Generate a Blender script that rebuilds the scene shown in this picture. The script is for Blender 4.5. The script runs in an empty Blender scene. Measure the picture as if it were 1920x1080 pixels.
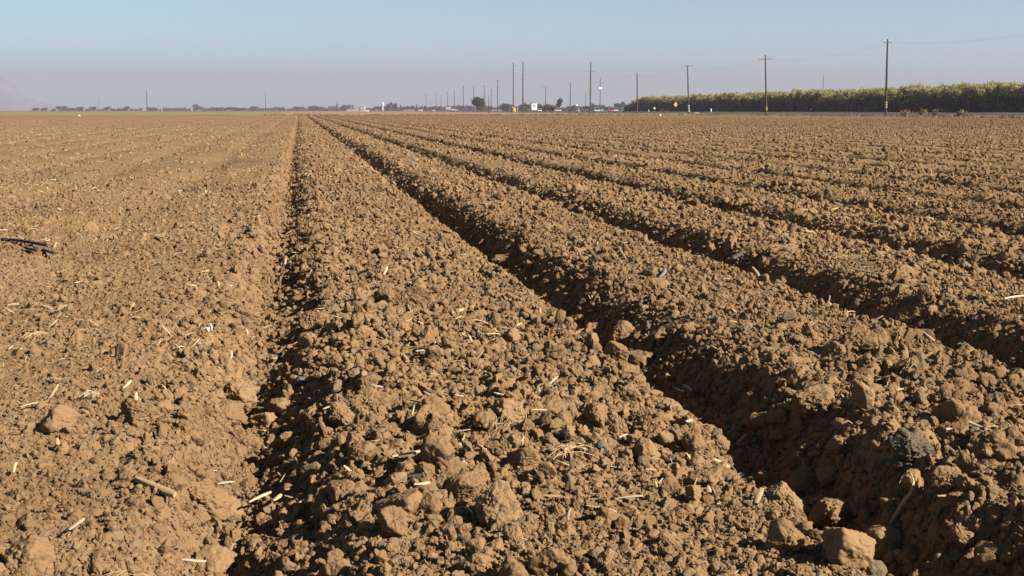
import bpy, bmesh, math, random
import numpy as np
from mathutils import Vector, noise as mnoise
R = math.radians
rng = np.random.default_rng(7)
random.seed(7)
sc = bpy.context.scene
C = sc.collection

# ------------------------------------------------------------------ camera
F = 2400.0                       # focal length in pixels of a 1920 px wide picture
HC = 1.0                         # eye above the bed tops
PITCH = math.atan((540 - 207) / F)
YAW = math.atan(400 * math.cos(PITCH) / F)
cam_d = bpy.data.cameras.new('camera')
cam = bpy.data.objects.new('camera', cam_d); C.objects.link(cam)
cam.location = (0, 0, HC)
cam.rotation_euler = (math.pi / 2 - PITCH, 0, -YAW)
cam_d.sensor_width = 36; cam_d.lens = 36 * F / 1920
cam_d.clip_start = 0.05; cam_d.clip_end = 40000
sc.camera = cam
SY, CY, SP, CP = math.sin(YAW), math.cos(YAW), math.sin(PITCH), math.cos(PITCH)

def ray(px, py):
    a, b = (px - 960) / F, (540 - py) / F
    fwd = CP + b * SP            # horizontal forward
    up = -SP + b * CP
    return (a * CY + fwd * SY, -a * SY + fwd * CY, up, fwd)

def P(px, py, v):                # the point seen at px,py at horizontal distance v
    d = ray(px, py); t = v / d[3]
    return Vector((d[0] * t, d[1] * t, HC + d[2] * t))

def PX(px, X, z=0.0):            # the point at world X seen in column px, at height z
    v = 100.0
    for _ in range(6):
        p = P(px, 207 + (HC - z) * F / v, v)
        v *= X / p.x
    p = P(px, 207 + (HC - z) * F / v, v)
    return Vector((p.x, p.y, z)), v

def vis_h(npx, v): return npx * v / F

# ------------------------------------------------------------------ tagging
def tag(o, label=None, cat=None, group=None, kind=None):
    if label: o['label'] = label
    if cat: o['category'] = cat
    if group: o['group'] = group
    if kind: o['kind'] = kind
    return o

def empty(name, loc, rz=0, **k):
    o = bpy.data.objects.new(name, None); C.objects.link(o)
    o.location = loc; o.rotation_euler = (0, 0, rz); o.empty_display_size = .3
    return tag(o, **k)

def np_mesh(name, V, Fc, mat, smooth=False, mats=None, mi=None):
    V = np.asarray(V, np.float32); Fc = np.asarray(Fc, np.int32)
    n = Fc.shape[1]
    me = bpy.data.meshes.new(name)
    me.vertices.add(len(V)); me.vertices.foreach_set('co', V.ravel())
    me.loops.add(Fc.size); me.loops.foreach_set('vertex_index', Fc.ravel())
    me.polygons.add(len(Fc))
    me.polygons.foreach_set('loop_start', np.arange(0, Fc.size, n, dtype=np.int32))
    if smooth: me.polygons.foreach_set('use_smooth', np.ones(len(Fc), bool))
    me.update(calc_edges=True)
    if mats:
        for m in mats: me.materials.append(m)
        me.polygons.foreach_set('material_index', np.asarray(mi, np.int32))
    elif mat: me.materials.append(mat)
    return me

def link(name, me, parent=None, loc=None, **k):
    o = bpy.data.objects.new(name, me); C.objects.link(o)
    if parent: o.parent = parent
    if loc is not None: o.location = loc
    return tag(o, **k)

def bm_obj(name, bm, mat, parent=None, loc=None, smooth=False, **k):
    me = bpy.data.meshes.new(name); bm.to_mesh(me); bm.free()
    me.materials.append(mat)
    if smooth:
        for p in me.polygons: p.use_smooth = True
    return link(name, me, parent, loc, **k)

def copy_tree(o, parent=None):
    c = o.copy(); C.objects.link(c)
    if parent: c.parent = parent
    for ch in list(o.children): copy_tree(ch, c)
    return c

def box(bm, x0, x1, y0, y1, z0, z1, bev=0):
    r = bmesh.ops.create_cube(bm, size=1)
    for v in r['verts']:
        v.co = Vector(((x0 + x1) / 2 + v.co.x * (x1 - x0), (y0 + y1) / 2 + v.co.y * (y1 - y0), (z0 + z1) / 2 + v.co.z * (z1 - z0)))
    if bev:
        es = list({e for v in r['verts'] for e in v.link_edges})
        bmesh.ops.bevel(bm, geom=es, offset=bev, segments=2, affect='EDGES', profile=.6)

def tube(bm, pts, rad, seg=8, cap=True):
    rings = []
    for i, p in enumerate(pts):
        p = Vector(p)
        a = Vector(pts[max(0, i - 1)]); b = Vector(pts[min(len(pts) - 1, i + 1)])
        d = (b - a).normalized()
        s = d.orthogonal().normalized() if i == 0 else (s0 - d * s0.dot(d)).normalized()
        s0 = s; t = d.cross(s)
        r = rad[i] if hasattr(rad, '__len__') else rad
        rings.append([bm.verts.new(p + (s * math.cos(k * 2 * math.pi / seg) + t * math.sin(k * 2 * math.pi / seg)) * r) for k in range(seg)])
    for i in range(len(rings) - 1):
        for k in range(seg):
            bm.faces.new((rings[i][k], rings[i][(k + 1) % seg], rings[i + 1][(k + 1) % seg], rings[i + 1][k]))
    if cap:
        bm.faces.new(rings[0][::-1]); bm.faces.new(rings[-1])

# ------------------------------------------------------------------ materials
KA = .56                         # all base colours are kept on the dark side, the picture is exposed for it
def mat(name, base, rough=.8, build=None, spec=.3, metal=0):
    m = bpy.data.materials.new(name); m.use_nodes = True
    nt = m.node_tree; b = nt.nodes['Principled BSDF']
    b.inputs['Base Color'].default_value = (*[q * KA for q in base], 1)
    b.inputs['Roughness'].default_value = rough
    b.inputs['Specular IOR Level'].default_value = spec
    b.inputs['Metallic'].default_value = metal
    if build: build(nt, b)
    return m

def ramp(nt, fac, stops):
    r = nt.nodes.new('ShaderNodeValToRGB')
    e = r.color_ramp.elements
    while len(e) < len(stops): e.new(.5)
    for i, (p, c) in enumerate(stops):
        e[i].position = p; e[i].color = (*[q * KA for q in c], 1)
    nt.links.new(fac, r.inputs['Fac']); return r.outputs['Color']

def noise_n(nt, scale, detail=4, rough=.5, vec=None, dim='3D'):
    n = nt.nodes.new('ShaderNodeTexNoise')
    n.inputs['Scale'].default_value = scale; n.inputs['Detail'].default_value = detail
    n.inputs['Roughness'].default_value = rough
    if vec: nt.links.new(vec, n.inputs['Vector'])
    return n.outputs['Fac']

def geo_pos(nt): return nt.nodes.new('ShaderNodeNewGeometry').outputs['Position']
def mix(nt, fac, a, b, mode='MIX'):
    m = nt.nodes.new('ShaderNodeMix'); m.data_type = 'RGBA'; m.blend_type = mode
    for s, v in ((m.inputs[0], fac), (m.inputs[6], a), (m.inputs[7], b)):
        if isinstance(v, (int, float)): s.default_value = v
        elif isinstance(v, tuple): s.default_value = (*v, 1)
        else: nt.links.new(v, s)
    return m.outputs[2]

SOIL_A = (.19, .110, .058); SOIL_B = (.25, .149, .082); SOIL_C = (.225, .146, .088)
def soil_build(kind):
    def f(nt, b):
        pos = geo_pos(nt)
        oi = nt.nodes.new('ShaderNodeObjectInfo')
        n1 = noise_n(nt, 1.3, 5, .6, pos)
        c = ramp(nt, n1, [(.3, SOIL_A), (.55, SOIL_B), (.75, SOIL_C)])
        n2 = noise_n(nt, 30, 4, .6, pos)
        c = mix(nt, .55, c, ramp(nt, n2, [(.3, (.20, .117, .059)), (.7, (.29, .174, .090))]))
        if kind == 'clod':
            c = mix(nt, .6, c, ramp(nt, oi.outputs['Random'], [(0, (.17, .098, .050)), (.5, (.24, .142, .072)), (.84, (.29, .174, .094)), (.93, (.20, .148, .095)), (1, (.155, .125, .095))]))
        if kind == 'hero':
            c = mix(nt, .6, c, ramp(nt, oi.outputs['Random'], [(0, (.20, .117, .059)), (.6, (.27, .160, .082)), (1, (.31, .190, .102))]))
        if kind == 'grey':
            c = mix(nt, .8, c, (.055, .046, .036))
        n0 = noise_n(nt, .33, 4, .6, pos)
        c = mix(nt, 1.0, c, ramp(nt, n0, [(.32, (1.55, 1.585, 1.53)), (.5, (1.86, 1.91, 1.80)), (.66, (2.05, 2.11, 1.95))]), 'MULTIPLY')
        nt.links.new(c, b.inputs['Base Color'])
        n3 = noise_n(nt, 160, 5, .65, pos)
        n4 = noise_n(nt, 45, 4, .6, pos)
        ad = nt.nodes.new('ShaderNodeMath'); ad.operation = 'MULTIPLY_ADD'
        nt.links.new(n4, ad.inputs[0]); ad.inputs[1].default_value = 2.2; nt.links.new(n3, ad.inputs[2])
        bp = nt.nodes.new('ShaderNodeBump'); bp.inputs['Strength'].default_value = .8
        bp.inputs['Distance'].default_value = .004
        nt.links.new(ad.outputs[0], bp.inputs['Height']); nt.links.new(bp.outputs[0], b.inputs['Normal'])
    return f
M = {}
M['soil'] = mat('soil', SOIL_A, 1, soil_build('soil'), spec=.05)
M['hero'] = mat('big_clod_soil', SOIL_A, 1, soil_build('hero'), spec=.05)
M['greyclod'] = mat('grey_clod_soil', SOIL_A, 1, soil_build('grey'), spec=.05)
M['clod'] = mat('clod_soil', SOIL_A, 1, soil_build('clod'), spec=.05)

def var_build(stops, scale=.02, scale2=None, island=False, objr=False):
    def f(nt, b):
        pos = geo_pos(nt)
        fac = noise_n(nt, scale, 6, .65, pos)
        c = ramp(nt, fac, stops)
        if island:
            g = nt.nodes.new('ShaderNodeNewGeometry')
            hs = nt.nodes.new('ShaderNodeHueSaturation')
            mr = nt.nodes.new('ShaderNodeMapRange'); mr.inputs[3].default_value = .6; mr.inputs[4].default_value = 1.45
            nt.links.new(g.outputs['Random Per Island'], mr.inputs[0]); nt.links.new(mr.outputs[0], hs.inputs['Value'])
            nt.links.new(c, hs.inputs['Color']); c = hs.outputs['Color']
        if objr:
            oi = nt.nodes.new('ShaderNodeObjectInfo'); hs = nt.nodes.new('ShaderNodeHueSaturation')
            mr = nt.nodes.new('ShaderNodeMapRange'); mr.inputs[3].default_value = .75; mr.inputs[4].default_value = 1.25
            nt.links.new(oi.outputs['Random'], mr.inputs[0]); nt.links.new(mr.outputs[0], hs.inputs['Value'])
            nt.links.new(c, hs.inputs['Color']); c = hs.outputs['Color']
        nt.links.new(c, b.inputs['Base Color'])
    return f
M['plain'] = mat('plain', (.2, .13, .06), 1, var_build([(.3, (.19, .11, .055)), (.5, (.24, .145, .07)), (.7, (.18, .14, .06))], .006), spec=.05)
M['fallow'] = mat('fallow_soil', (.3, .18, .09), 1, var_build([(.3, (.26, .15, .065)), (.5, (.36, .21, .09)), (.7, (.30, .21, .10))], .03), spec=.05)
M['green'] = mat('green_crop', (.15, .16, .04), 1, var_build([(.3, (.17, .18, .045)), (.5, (.24, .225, .065)), (.7, (.32, .25, .10))], .09), spec=.05)
M['drygrass'] = mat('dry_grass', (.4, .3, .15), 1, var_build([(.3, (.33, .21, .10)), (.55, (.43, .30, .16)), (.8, (.52, .40, .24))], .12), spec=.05)
M['verge'] = mat('verge_dirt', (.2, .13, .08), 1, var_build([(.3, (.11, .065, .038)), (.5, (.19, .115, .062)), (.7, (.27, .175, .10))], .5), spec=.05)
M['asphalt'] = mat('asphalt', (.12, .11, .11), .95, var_build([(.3, (.07, .06, .06)), (.7, (.10, .088, .085))], .3), spec=0)
M['paint'] = mat('road_paint', (.7, .68, .6), .8)
M['hill'] = mat('hill', (.3, .26, .22), 1, var_build([(.3, (.27, .285, .27)), (.7, (.39, .405, .385))], .004), spec=.0)
M['straw'] = mat('straw', (.5, .38, .22), .8, var_build([(.3, (.36, .235, .115)), (.6, (.48, .34, .18)), (.8, (.56, .43, .27))], 6, objr=True), spec=.2)
M['straw_pale'] = mat('straw_pale', (.62, .55, .42), .8, var_build([(.3, (.42, .30, .17)), (.6, (.58, .46, .30)), (.8, (.68, .58, .43))], 9, objr=True), spec=.2)
M['straw_red'] = mat('straw_red', (.35, .17, .09), .8, var_build([(.3, (.25, .10, .05)), (.7, (.38, .2, .1))], 20), spec=.2)
M['char'] = mat('dark_stalk', (.06, .055, .055), .8, var_build([(.35, (.04, .036, .036)), (.6, (.10, .09, .085)), (.8, (.20, .18, .16))], 25), spec=.2)
M['wood'] = mat('pole_wood', (.14, .10, .075), .9, var_build([(.3, (.06, .045, .036)), (.7, (.11, .083, .066))], 1.5), spec=.2)
M['wood_pale'] = mat('crossarm_wood', (.3, .2, .14), .9, var_build([(.3, (.22, .15, .10)), (.7, (.34, .25, .17))], 3), spec=.2)  # paler wood tone, used for the crossarms and the sign post
M['wire'] = mat('wire', (.12, .12, .12), .6)
M['steel'] = mat('grey_metal', (.45, .45, .45), .5, metal=.6)
M['white'] = mat('white_paint', (1, 1, 1), .5)
M['yellow'] = mat('yellow_paint', (.85, .52, .01), .5)
M['band_yellow'] = mat('faded_yellow', (.55, .40, .10), .7); M['band_white'] = mat('faded_white', (.6, .56, .52), .7)
M['black'] = mat('black_paint', (.02, .02, .02), .6)
M['rubber'] = mat('rubber', (.025, .025, .025), .9)
M['glass_dark'] = mat('car_glass', (.03, .035, .04), .08, spec=.6)
M['lamp'] = mat('headlight_lens', (.85, .85, .85), .15)
M['greenpaint'] = mat('green_paint', (.10, .30, .18), .6)
M['concrete'] = mat('pale_wall', (.62, .60, .55), .8, var_build([(.3, (.40, .39, .37)), (.7, (.5, .49, .46))], .3))
M['roof_grey'] = mat('roof_grey', (.45, .44, .43), .7)
M['tan_dirt'] = mat('tan_dirt', (.45, .25, .12), 1, var_build([(.3, (.36, .19, .085)), (.7, (.52, .29, .14))], 1), spec=.05)
def leaf(name, a, b, c, sc_=.3):
    def f(nt, bs):
        var_build([(.3, a), (.55, b), (.75, c)], sc_, island=True)(nt, bs)
    m = mat(name, a, .7, f, spec=.2)
    nt = m.node_tree; bs = nt.nodes['Principled BSDF']
    tr = nt.nodes.new('ShaderNodeBsdfTranslucent'); mx = nt.nodes.new('ShaderNodeMixShader')
    src = bs.inputs['Base Color'].links[0].from_socket
    nt.links.new(src, tr.inputs['Color']); mx.inputs[0].default_value = .3
    nt.links.new(bs.outputs[0], mx.inputs[1]); nt.links.new(tr.outputs[0], mx.inputs[2])
    nt.links.new(mx.outputs[0], nt.nodes['Material Output'].inputs['Surface'])
    return m
M['leaf_dark'] = leaf('leaf_dark', (.045, .055, .022), (.06, .07, .028), (.08, .085, .035))
M['leaf_far'] = leaf('leaf_far', (.045, .055, .03), (.06, .065, .035), (.08, .075, .04), .03)
M['leaf_orch'] = leaf('leaf_orchard', (.22, .18, .10), (.28, .235, .12), (.34, .28, .14))
M['leaf_shoot'] = leaf('leaf_shoot', (.35, .325, .10), (.44, .40, .13), (.52, .45, .17))
M['leaf_olive'] = leaf('leaf_olive', (.13, .12, .045), (.18, .16, .06), (.24, .19, .08))
M['leaf_dry'] = leaf('leaf_dry', (.19, .12, .06), (.27, .175, .09), (.34, .24, .13))

# ------------------------------------------------------------------ numpy noise
def h2(ix, iy, s):
    n = (ix.astype(np.int64) * 374761393 + iy.astype(np.int64) * 668265263 + s * 974634777) & 0xffffffff
    n = ((n ^ (n >> 13)) * 1274126177) & 0xffffffff
    n = ((n ^ (n >> 16)) * 2246822519) & 0xffffffff
    return ((n ^ (n >> 15)) & 0xffffff) / 16777215.0

def vn(x, y, s):                 # value noise, -1..1
    ix = np.floor(x); iy = np.floor(y); fx = x - ix; fy = y - iy
    fx = fx * fx * fx * (fx * (fx * 6 - 15) + 10); fy = fy * fy * fy * (fy * (fy * 6 - 15) + 10)
    ix = ix.astype(np.int64); iy = iy.astype(np.int64)
    a = h2(ix, iy, s); b = h2(ix + 1, iy, s); c = h2(ix, iy + 1, s); d = h2(ix + 1, iy + 1, s)
    return 2 * ((a + (b - a) * fx) * (1 - fy) + (c + (d - c) * fx) * fy) - 1

def fbm(x, y, cell, s, o=3):
    r = 0; a = 1; t = 0
    for i in range(o):
        r = r + a * vn(x / cell + 17.3 * i, y / cell - 9.1 * i, s + i); t += a; a *= .5; cell *= .5
    return r / t

def clodfield(x, y, cell, s, keep=.85):
    u = x / cell; v = y / cell
    ix = np.floor(u).astype(np.int64); iy = np.floor(v).astype(np.int64)
    out = np.zeros_like(u)
    for dx in (-1, 0, 1):
        for dy in (-1, 0, 1):
            cx = ix + dx; cy = iy + dy
            r1 = h2(cx, cy, s); r2 = h2(cx, cy, s + 1); r3 = h2(cx, cy, s + 2); r4 = h2(cx, cy, s + 3)
            du = u - (cx + .1 + .8 * r1); dv = v - (cy + .1 + .8 * r2)
            rad = .38 + .5 * r3 * r3
            th = r4 * 6.283; ct = np.cos(th); st = np.sin(th)
            a = du * ct + dv * st; b = -du * st + dv * ct
            m = np.maximum(np.maximum(np.abs(a), np.abs(b) * (1.0 + .5 * r1)), (np.abs(a) + np.abs(b)) * .74)   # angular footprint
            e = 1 - (.6 * m + .4 * np.sqrt(a * a + b * b)) / rad
            hgt = np.minimum(e * 1.9, .62 + .25 * a / rad + .22 * e) * rad * 1.15
            hgt = np.where(e > 0, hgt, 0) * (h2(cx, cy, s + 5) < keep)
            out = np.maximum(out, hgt)
    return out * cell

S = 1.5; X0 = -.08              # furrow spacing and the near furrow's centre
def sstep(a, b, x):
    t = np.clip((x - a) / (b - a), 0, 1); return t * t * (3 - 2 * t)

def patches(x, y):              # coarse (1) to fine (0) tilth
    c = .5 + .75 * fbm(x, y, .9, 400, 3)
    def blob(cx, cy, rx, ry, val, c):
        w = np.exp(-(((x - cx) / rx) ** 2 + ((y - cy) / ry) ** 2))
        return c * (1 - w) + val * w
    for px, py, rx, ry, val in ((830, 900, .30, .45, 1.15), (1130, 1000, .4, .4, 0.0), (1330, 930, .3, .5, .0), (150, 960, .3, .35, .1),
                                (1300, 610, .3, .7, .15), (750, 680, .4, .9, .8), (1780, 850, .35, .6, .95), (300, 640, .35, .7, .45), (180, 480, .6, 1.5, .6)):
        q = ray(px, py); t = -HC / q[2]
        c = blob(q[0] * t, q[1] * t, rx, ry, val, c)
    left = 1 - sstep(-.9, -.45, x)
    c = c * (1 - .5 * left)
    return np.clip(c, 0, 1.2)

def base_h(x, y, r):
    xw = x + .03 * fbm(x * 0 + 3.1, y, 1.1, 11, 3) + .04 * fbm(x, y, .22, 12, 3)
    xw = xw + .11 * np.exp(-((x + .15) / .45) ** 2) - .03 * np.exp(-((x - 1.4) / .5) ** 2)
    k = np.round((xw - X0) / S); rt = xw - X0 - k * S > 0
    d = np.abs(xw - X0 - k * S)
    D = np.where(k < 0, .035, np.where(k == 0, .18, .255)) * (1 + .18 * fbm(k * 7.7 + 0 * y, y, 2.2, 15, 2))
    D = np.where(k > 0, D * (1 + .25 * (h2(k.astype(np.int64), k.astype(np.int64) * 0, 77) - .5)), D)
    w = np.where(k < 0, .42, np.where(rt, np.where(k == 0, .34, .41), .26)) + .05 * fbm(x, y, .5, 21, 2)
    h = -D * (1 - sstep(.03, 1, d / w))
    h -= .022 * sstep(.2, .75, .75 - np.abs(d - .75)) * 0 + .02 * (1 - np.clip(d / .75, 0, 1))
    h += .018 * fbm(x, y, .6, 31, 2)
    return h

def height(x, y, r):
    h = base_h(x, y, r)
    g = .0024 * r + .001
    c = patches(x, y)
    wx = x + .02 * fbm(x, y, .09, 51, 2); wy = y + .02 * fbm(x, y, .09, 55, 2)
    far = np.clip(r / 40, 0, 1)
    for cell, amp, s, keep in ((.16, .32, 100, .5), (.085, .6, 200, .7), (.045, .62, 300, .8), (.023, .75, 500, .85)):
        w = np.clip(cell / g / 2 - .6, 0, 1)
        if cell > .1: w = np.maximum(w, np.clip(cell / g / 1.2 - .4, 0, 1))
        ii = w > .01
        if not ii.any(): continue
        cc = c[ii]
        a = (.18 + .92 * cc) if cell > .04 else .75
        a = a * (1 - .35 * (1 - sstep(-.85, -.45, x[ii]))) * (1 - .25 * far[ii])
        h[ii] += w[ii] * amp * a * clodfield(wx[ii], wy[ii], cell, s, keep) * (1 - .0 * cc)
    # fine grit
    w = np.clip(.012 / g - .6, 0, 1); ii = w > .01
    if ii.any(): h[ii] += w[ii] * .0035 * fbm(x[ii], y[ii], .016, 81, 2)
    return h

# ------------------------------------------------------------------ ploughed field
FIELD_Y = 286.0; FIELD_X = 88.0
NC, NR = 1080, 2500
R0, R1 = 1.55, 330.0
th = np.linspace(-R(27.5), R(27.5), NC) + YAW
rr = R0 * (R1 / R0) ** np.linspace(0, 1, NR)
TH, RR = np.meshgrid(th, rr)
gx = (np.sin(TH) * RR).ravel(); gy = (np.cos(TH) * RR).ravel(); gr = RR.ravel()
gz = np.empty_like(gx)
CH = 400_000
for i in range(0, len(gx), CH):
    gz[i:i + CH] = height(gx[i:i + CH], gy[i:i + CH], gr[i:i + CH])
idx = np.arange(NC * NR).reshape(NR, NC)
quads = np.stack([idx[:-1, :-1], idx[:-1, 1:], idx[1:, 1:], idx[1:, :-1]], -1).reshape(-1, 4)
ok = (gx[quads[:, 0]] < FIELD_X + 1.2 * vn(gy[quads[:, 0]] / 4, gy[quads[:, 0]] * 0, 5)) & (gy[quads[:, 0]] < FIELD_Y)
me = np_mesh('field_soil', np.stack([gx, gy, gz], 1), quads[ok][:, ::-1], M['soil'], smooth=True)
link('field', me, label='ploughed brown field with long straight furrows running to the horizon', cat='field', kind='structure')
del TH, RR, quads, idx

def ground_hit(px, py):
    q = ray(px, py); g = math.hypot(q[0], q[1])
    t = np.linspace((.12 - HC) / q[2], (-.30 - HC) / q[2], 240)
    x, y, z = q[0] * t, q[1] * t, HC + q[2] * t
    h = height(x, y, t * g)
    i = int(np.argmax(h > z)) if (h > z).any() else 239
    return Vector((x[i], y[i], float(h[i])))

# ------------------------------------------------------------------ clods
def clod_mesh(name, seed, sub, rough=.13):
    bm = bmesh.new(); bmesh.ops.create_icosphere(bm, subdivisions=sub, radius=1)
    rs = np.random.default_rng(seed)
    n = rs.normal(size=(11, 3)); n /= np.linalg.norm(n, axis=1)[:, None]
    d = rs.uniform(.62, 1.0, 11)
    V = np.array([v.co[:] for v in bm.verts])
    k = np.clip(V @ n.T, 0, None) / d
    rad = (k ** 16).sum(1) ** (-1 / 16)
    rad = np.clip(rad, .5, 1.3)
    sx = rs.uniform(.8, 1.2, 3) * (1, 1, .85)
    off = Vector(rs.uniform(0, 50, 3))
    for v, r_ in zip(bm.verts, rad):
        p = v.co
        f = mnoise.fractal(p * 1.6 + off, .8, 2.0, 3) * rough
        f += mnoise.fractal(p * 6 + off, .8, 2.0, 3) * rough * .42
        if sub >= 5:
            f += mnoise.fractal(p * 22 + off, .7, 2.0, 3) * rough * .14
            f -= max(0, .12 - abs(mnoise.noise(p * 3.2 + off))) * .45
        q = p * (r_ + f)
        v.co = Vector((q.x * sx[0], q.y * sx[1], q.z * sx[2]))
    me = bpy.data.meshes.new(name); bm.to_mesh(me); bm.free()
    me.materials.append(M['clod'])
    for p in me.polygons: p.use_smooth = sub >= 4
    return me

protos = bpy.data.collections.new('clod_shapes')
NP = 18
for i in range(NP):
    o = bpy.data.objects.new('clod_shape_%02d' % i, clod_mesh('crumb', 100 + i, 3 if i % 2 else 4, .2 if i % 3 else .12))
    protos.objects.link(o)

def scatter(name, pts, rot, scl, pid, coll, **k):
    me = bpy.data.meshes.new(name)
    me.vertices.add(len(pts)); me.vertices.foreach_set('co', pts.astype(np.float32).ravel())
    for an, ty, data, key in (('rot', 'FLOAT_VECTOR', rot, 'vector'), ('scl', 'FLOAT_VECTOR', scl, 'vector'), ('pid', 'INT', pid, 'value')):
        a = me.attributes.new(an, ty, 'POINT')
        a.data.foreach_set(key, np.ascontiguousarray(data, np.int32 if ty == 'INT' else np.float32).ravel())
    o = link(name, me, **k)
    ng = bpy.data.node_groups.new(name, 'GeometryNodeTree')
    ng.interface.new_socket('Geometry', in_out='INPUT', socket_type='NodeSocketGeometry')
    ng.interface.new_socket('Geometry', in_out='OUTPUT', socket_type='NodeSocketGeometry')
    N = ng.nodes; L = ng.links
    gi = N.new('NodeGroupInput'); go = N.new('NodeGroupOutput')
    ci = N.new('GeometryNodeCollectionInfo'); ci.inputs['Collection'].default_value = coll
    ci.inputs['Separate Children'].default_value = True; ci.inputs['Reset Children'].default_value = True
    ip = N.new('GeometryNodeInstanceOnPoints'); ip.inputs['Pick Instance'].default_value = True
    def na(n, t):
        a = N.new('GeometryNodeInputNamedAttribute'); a.data_type = t; a.inputs['Name'].default_value = n
        return a.outputs['Attribute']
    er = N.new('FunctionNodeEulerToRotation')
    L.new(na('rot', 'FLOAT_VECTOR'), er.inputs[0]); L.new(er.outputs[0], ip.inputs['Rotation'])
    L.new(na('scl', 'FLOAT_VECTOR'), ip.inputs['Scale']); L.new(na('pid', 'INT'), ip.inputs['Instance Index'])
    mp = N.new('GeometryNodeMeshToPoints')
    L.new(gi.outputs[0], mp.inputs[0]); L.new(mp.outputs[0], ip.inputs['Points']); L.new(ci.outputs[0], ip.inputs['Instance'])
    L.new(ip.outputs[0], go.inputs[0])
    md = o.modifiers.new('scatter', 'NODES'); md.node_group = ng
    return o

HALF = R(26)
def sample_ring(n, ra, rb):
    r = np.sqrt(rng.uniform(ra * ra, rb * rb, n)); t = rng.uniform(-HALF, HALF, n) + YAW
    return np.sin(t) * r, np.cos(t) * r, r

PX_, PY_, PR_, PS_ = [], [], [], []
edges = 1.6 * (170 / 1.6) ** np.linspace(0, 1, 36)
for ra, rb in zip(edges[:-1], edges[1:]):
    rm = (ra + rb) / 2
    smin = max(.0028, min(.00105 * rm, .034))
    s = smin
    while s < (.06 if rm > 14 else .045):
        s2 = min(s * 1.4, .075 if rm > 14 else .05)
        cov = .22 if s < .008 else (.23 if s < .022 else (.11 if s < .035 else .025))
        if rm > 40: cov *= .75
        area = HALF * (rb * rb - ra * ra)
        n = int(area * cov / (math.pi * (s * s2)))
        if n:
            x, y, r = sample_ring(n, ra, rb)
            c = patches(x, y)
            big = np.clip((s - .006) / .02, 0, 1)
            keep = rng.uniform(size=n) < np.clip((1 - big) * (1.0 - .25 * c) + big * (c * .85), 0, 1)
            x, y, r = x[keep], y[keep], r[keep]
            PX_.append(x); PY_.append(y); PR_.append(r); PS_.append(rng.uniform(s, s2, len(x)))
        s = s2 if s2 > s else 1
        if s2 >= .05: break
# crumbs rolled down into the furrows
for ra, rb, sa, sb, dn in ((1.6, 4, .004, .016, 900), (4, 8, .006, .02, 500), (8, 16, .009, .024, 220), (16, 32, .014, .03, 80), (32, 60, .02, .036, 25)):
    n = int(HALF * (rb * rb - ra * ra) * dn); x, y, r = sample_ring(n, ra, rb)
    b = base_h(x, y, r); k = (b < -.045) & (x > -.5) & (rng.uniform(size=n) < .85)
    x, y, r = x[k], y[k], r[k]; u = rng.uniform(size=len(x))
    PX_.append(x); PY_.append(y); PR_.append(r); PS_.append(sa + (sb - sa) * u ** 2.2)
x = np.concatenate(PX_); y = np.concatenate(PY_); r = np.concatenate(PR_); s = np.concatenate(PS_)
k = (x < FIELD_X) & (y < FIELD_Y); x, y, r, s = x[k], y[k], r[k], s[k]
z = np.concatenate([height(x[i:i + CH], y[i:i + CH], r[i:i + CH]) for i in range(0, len(x), CH)])
left = x < -.5
z += s * (rng.uniform(-.1, .6, len(x)) - .5 * left)
app = s / r
# the largest in view become single objects
near = (r > 2.45) & (r < 14) & (s > .02)
tt = np.arctan2(x, y) - YAW
near &= np.abs(tt) < R(21)
cand = np.where(near)[0]; cand = cand[np.argsort(-app[cand])]

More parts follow.
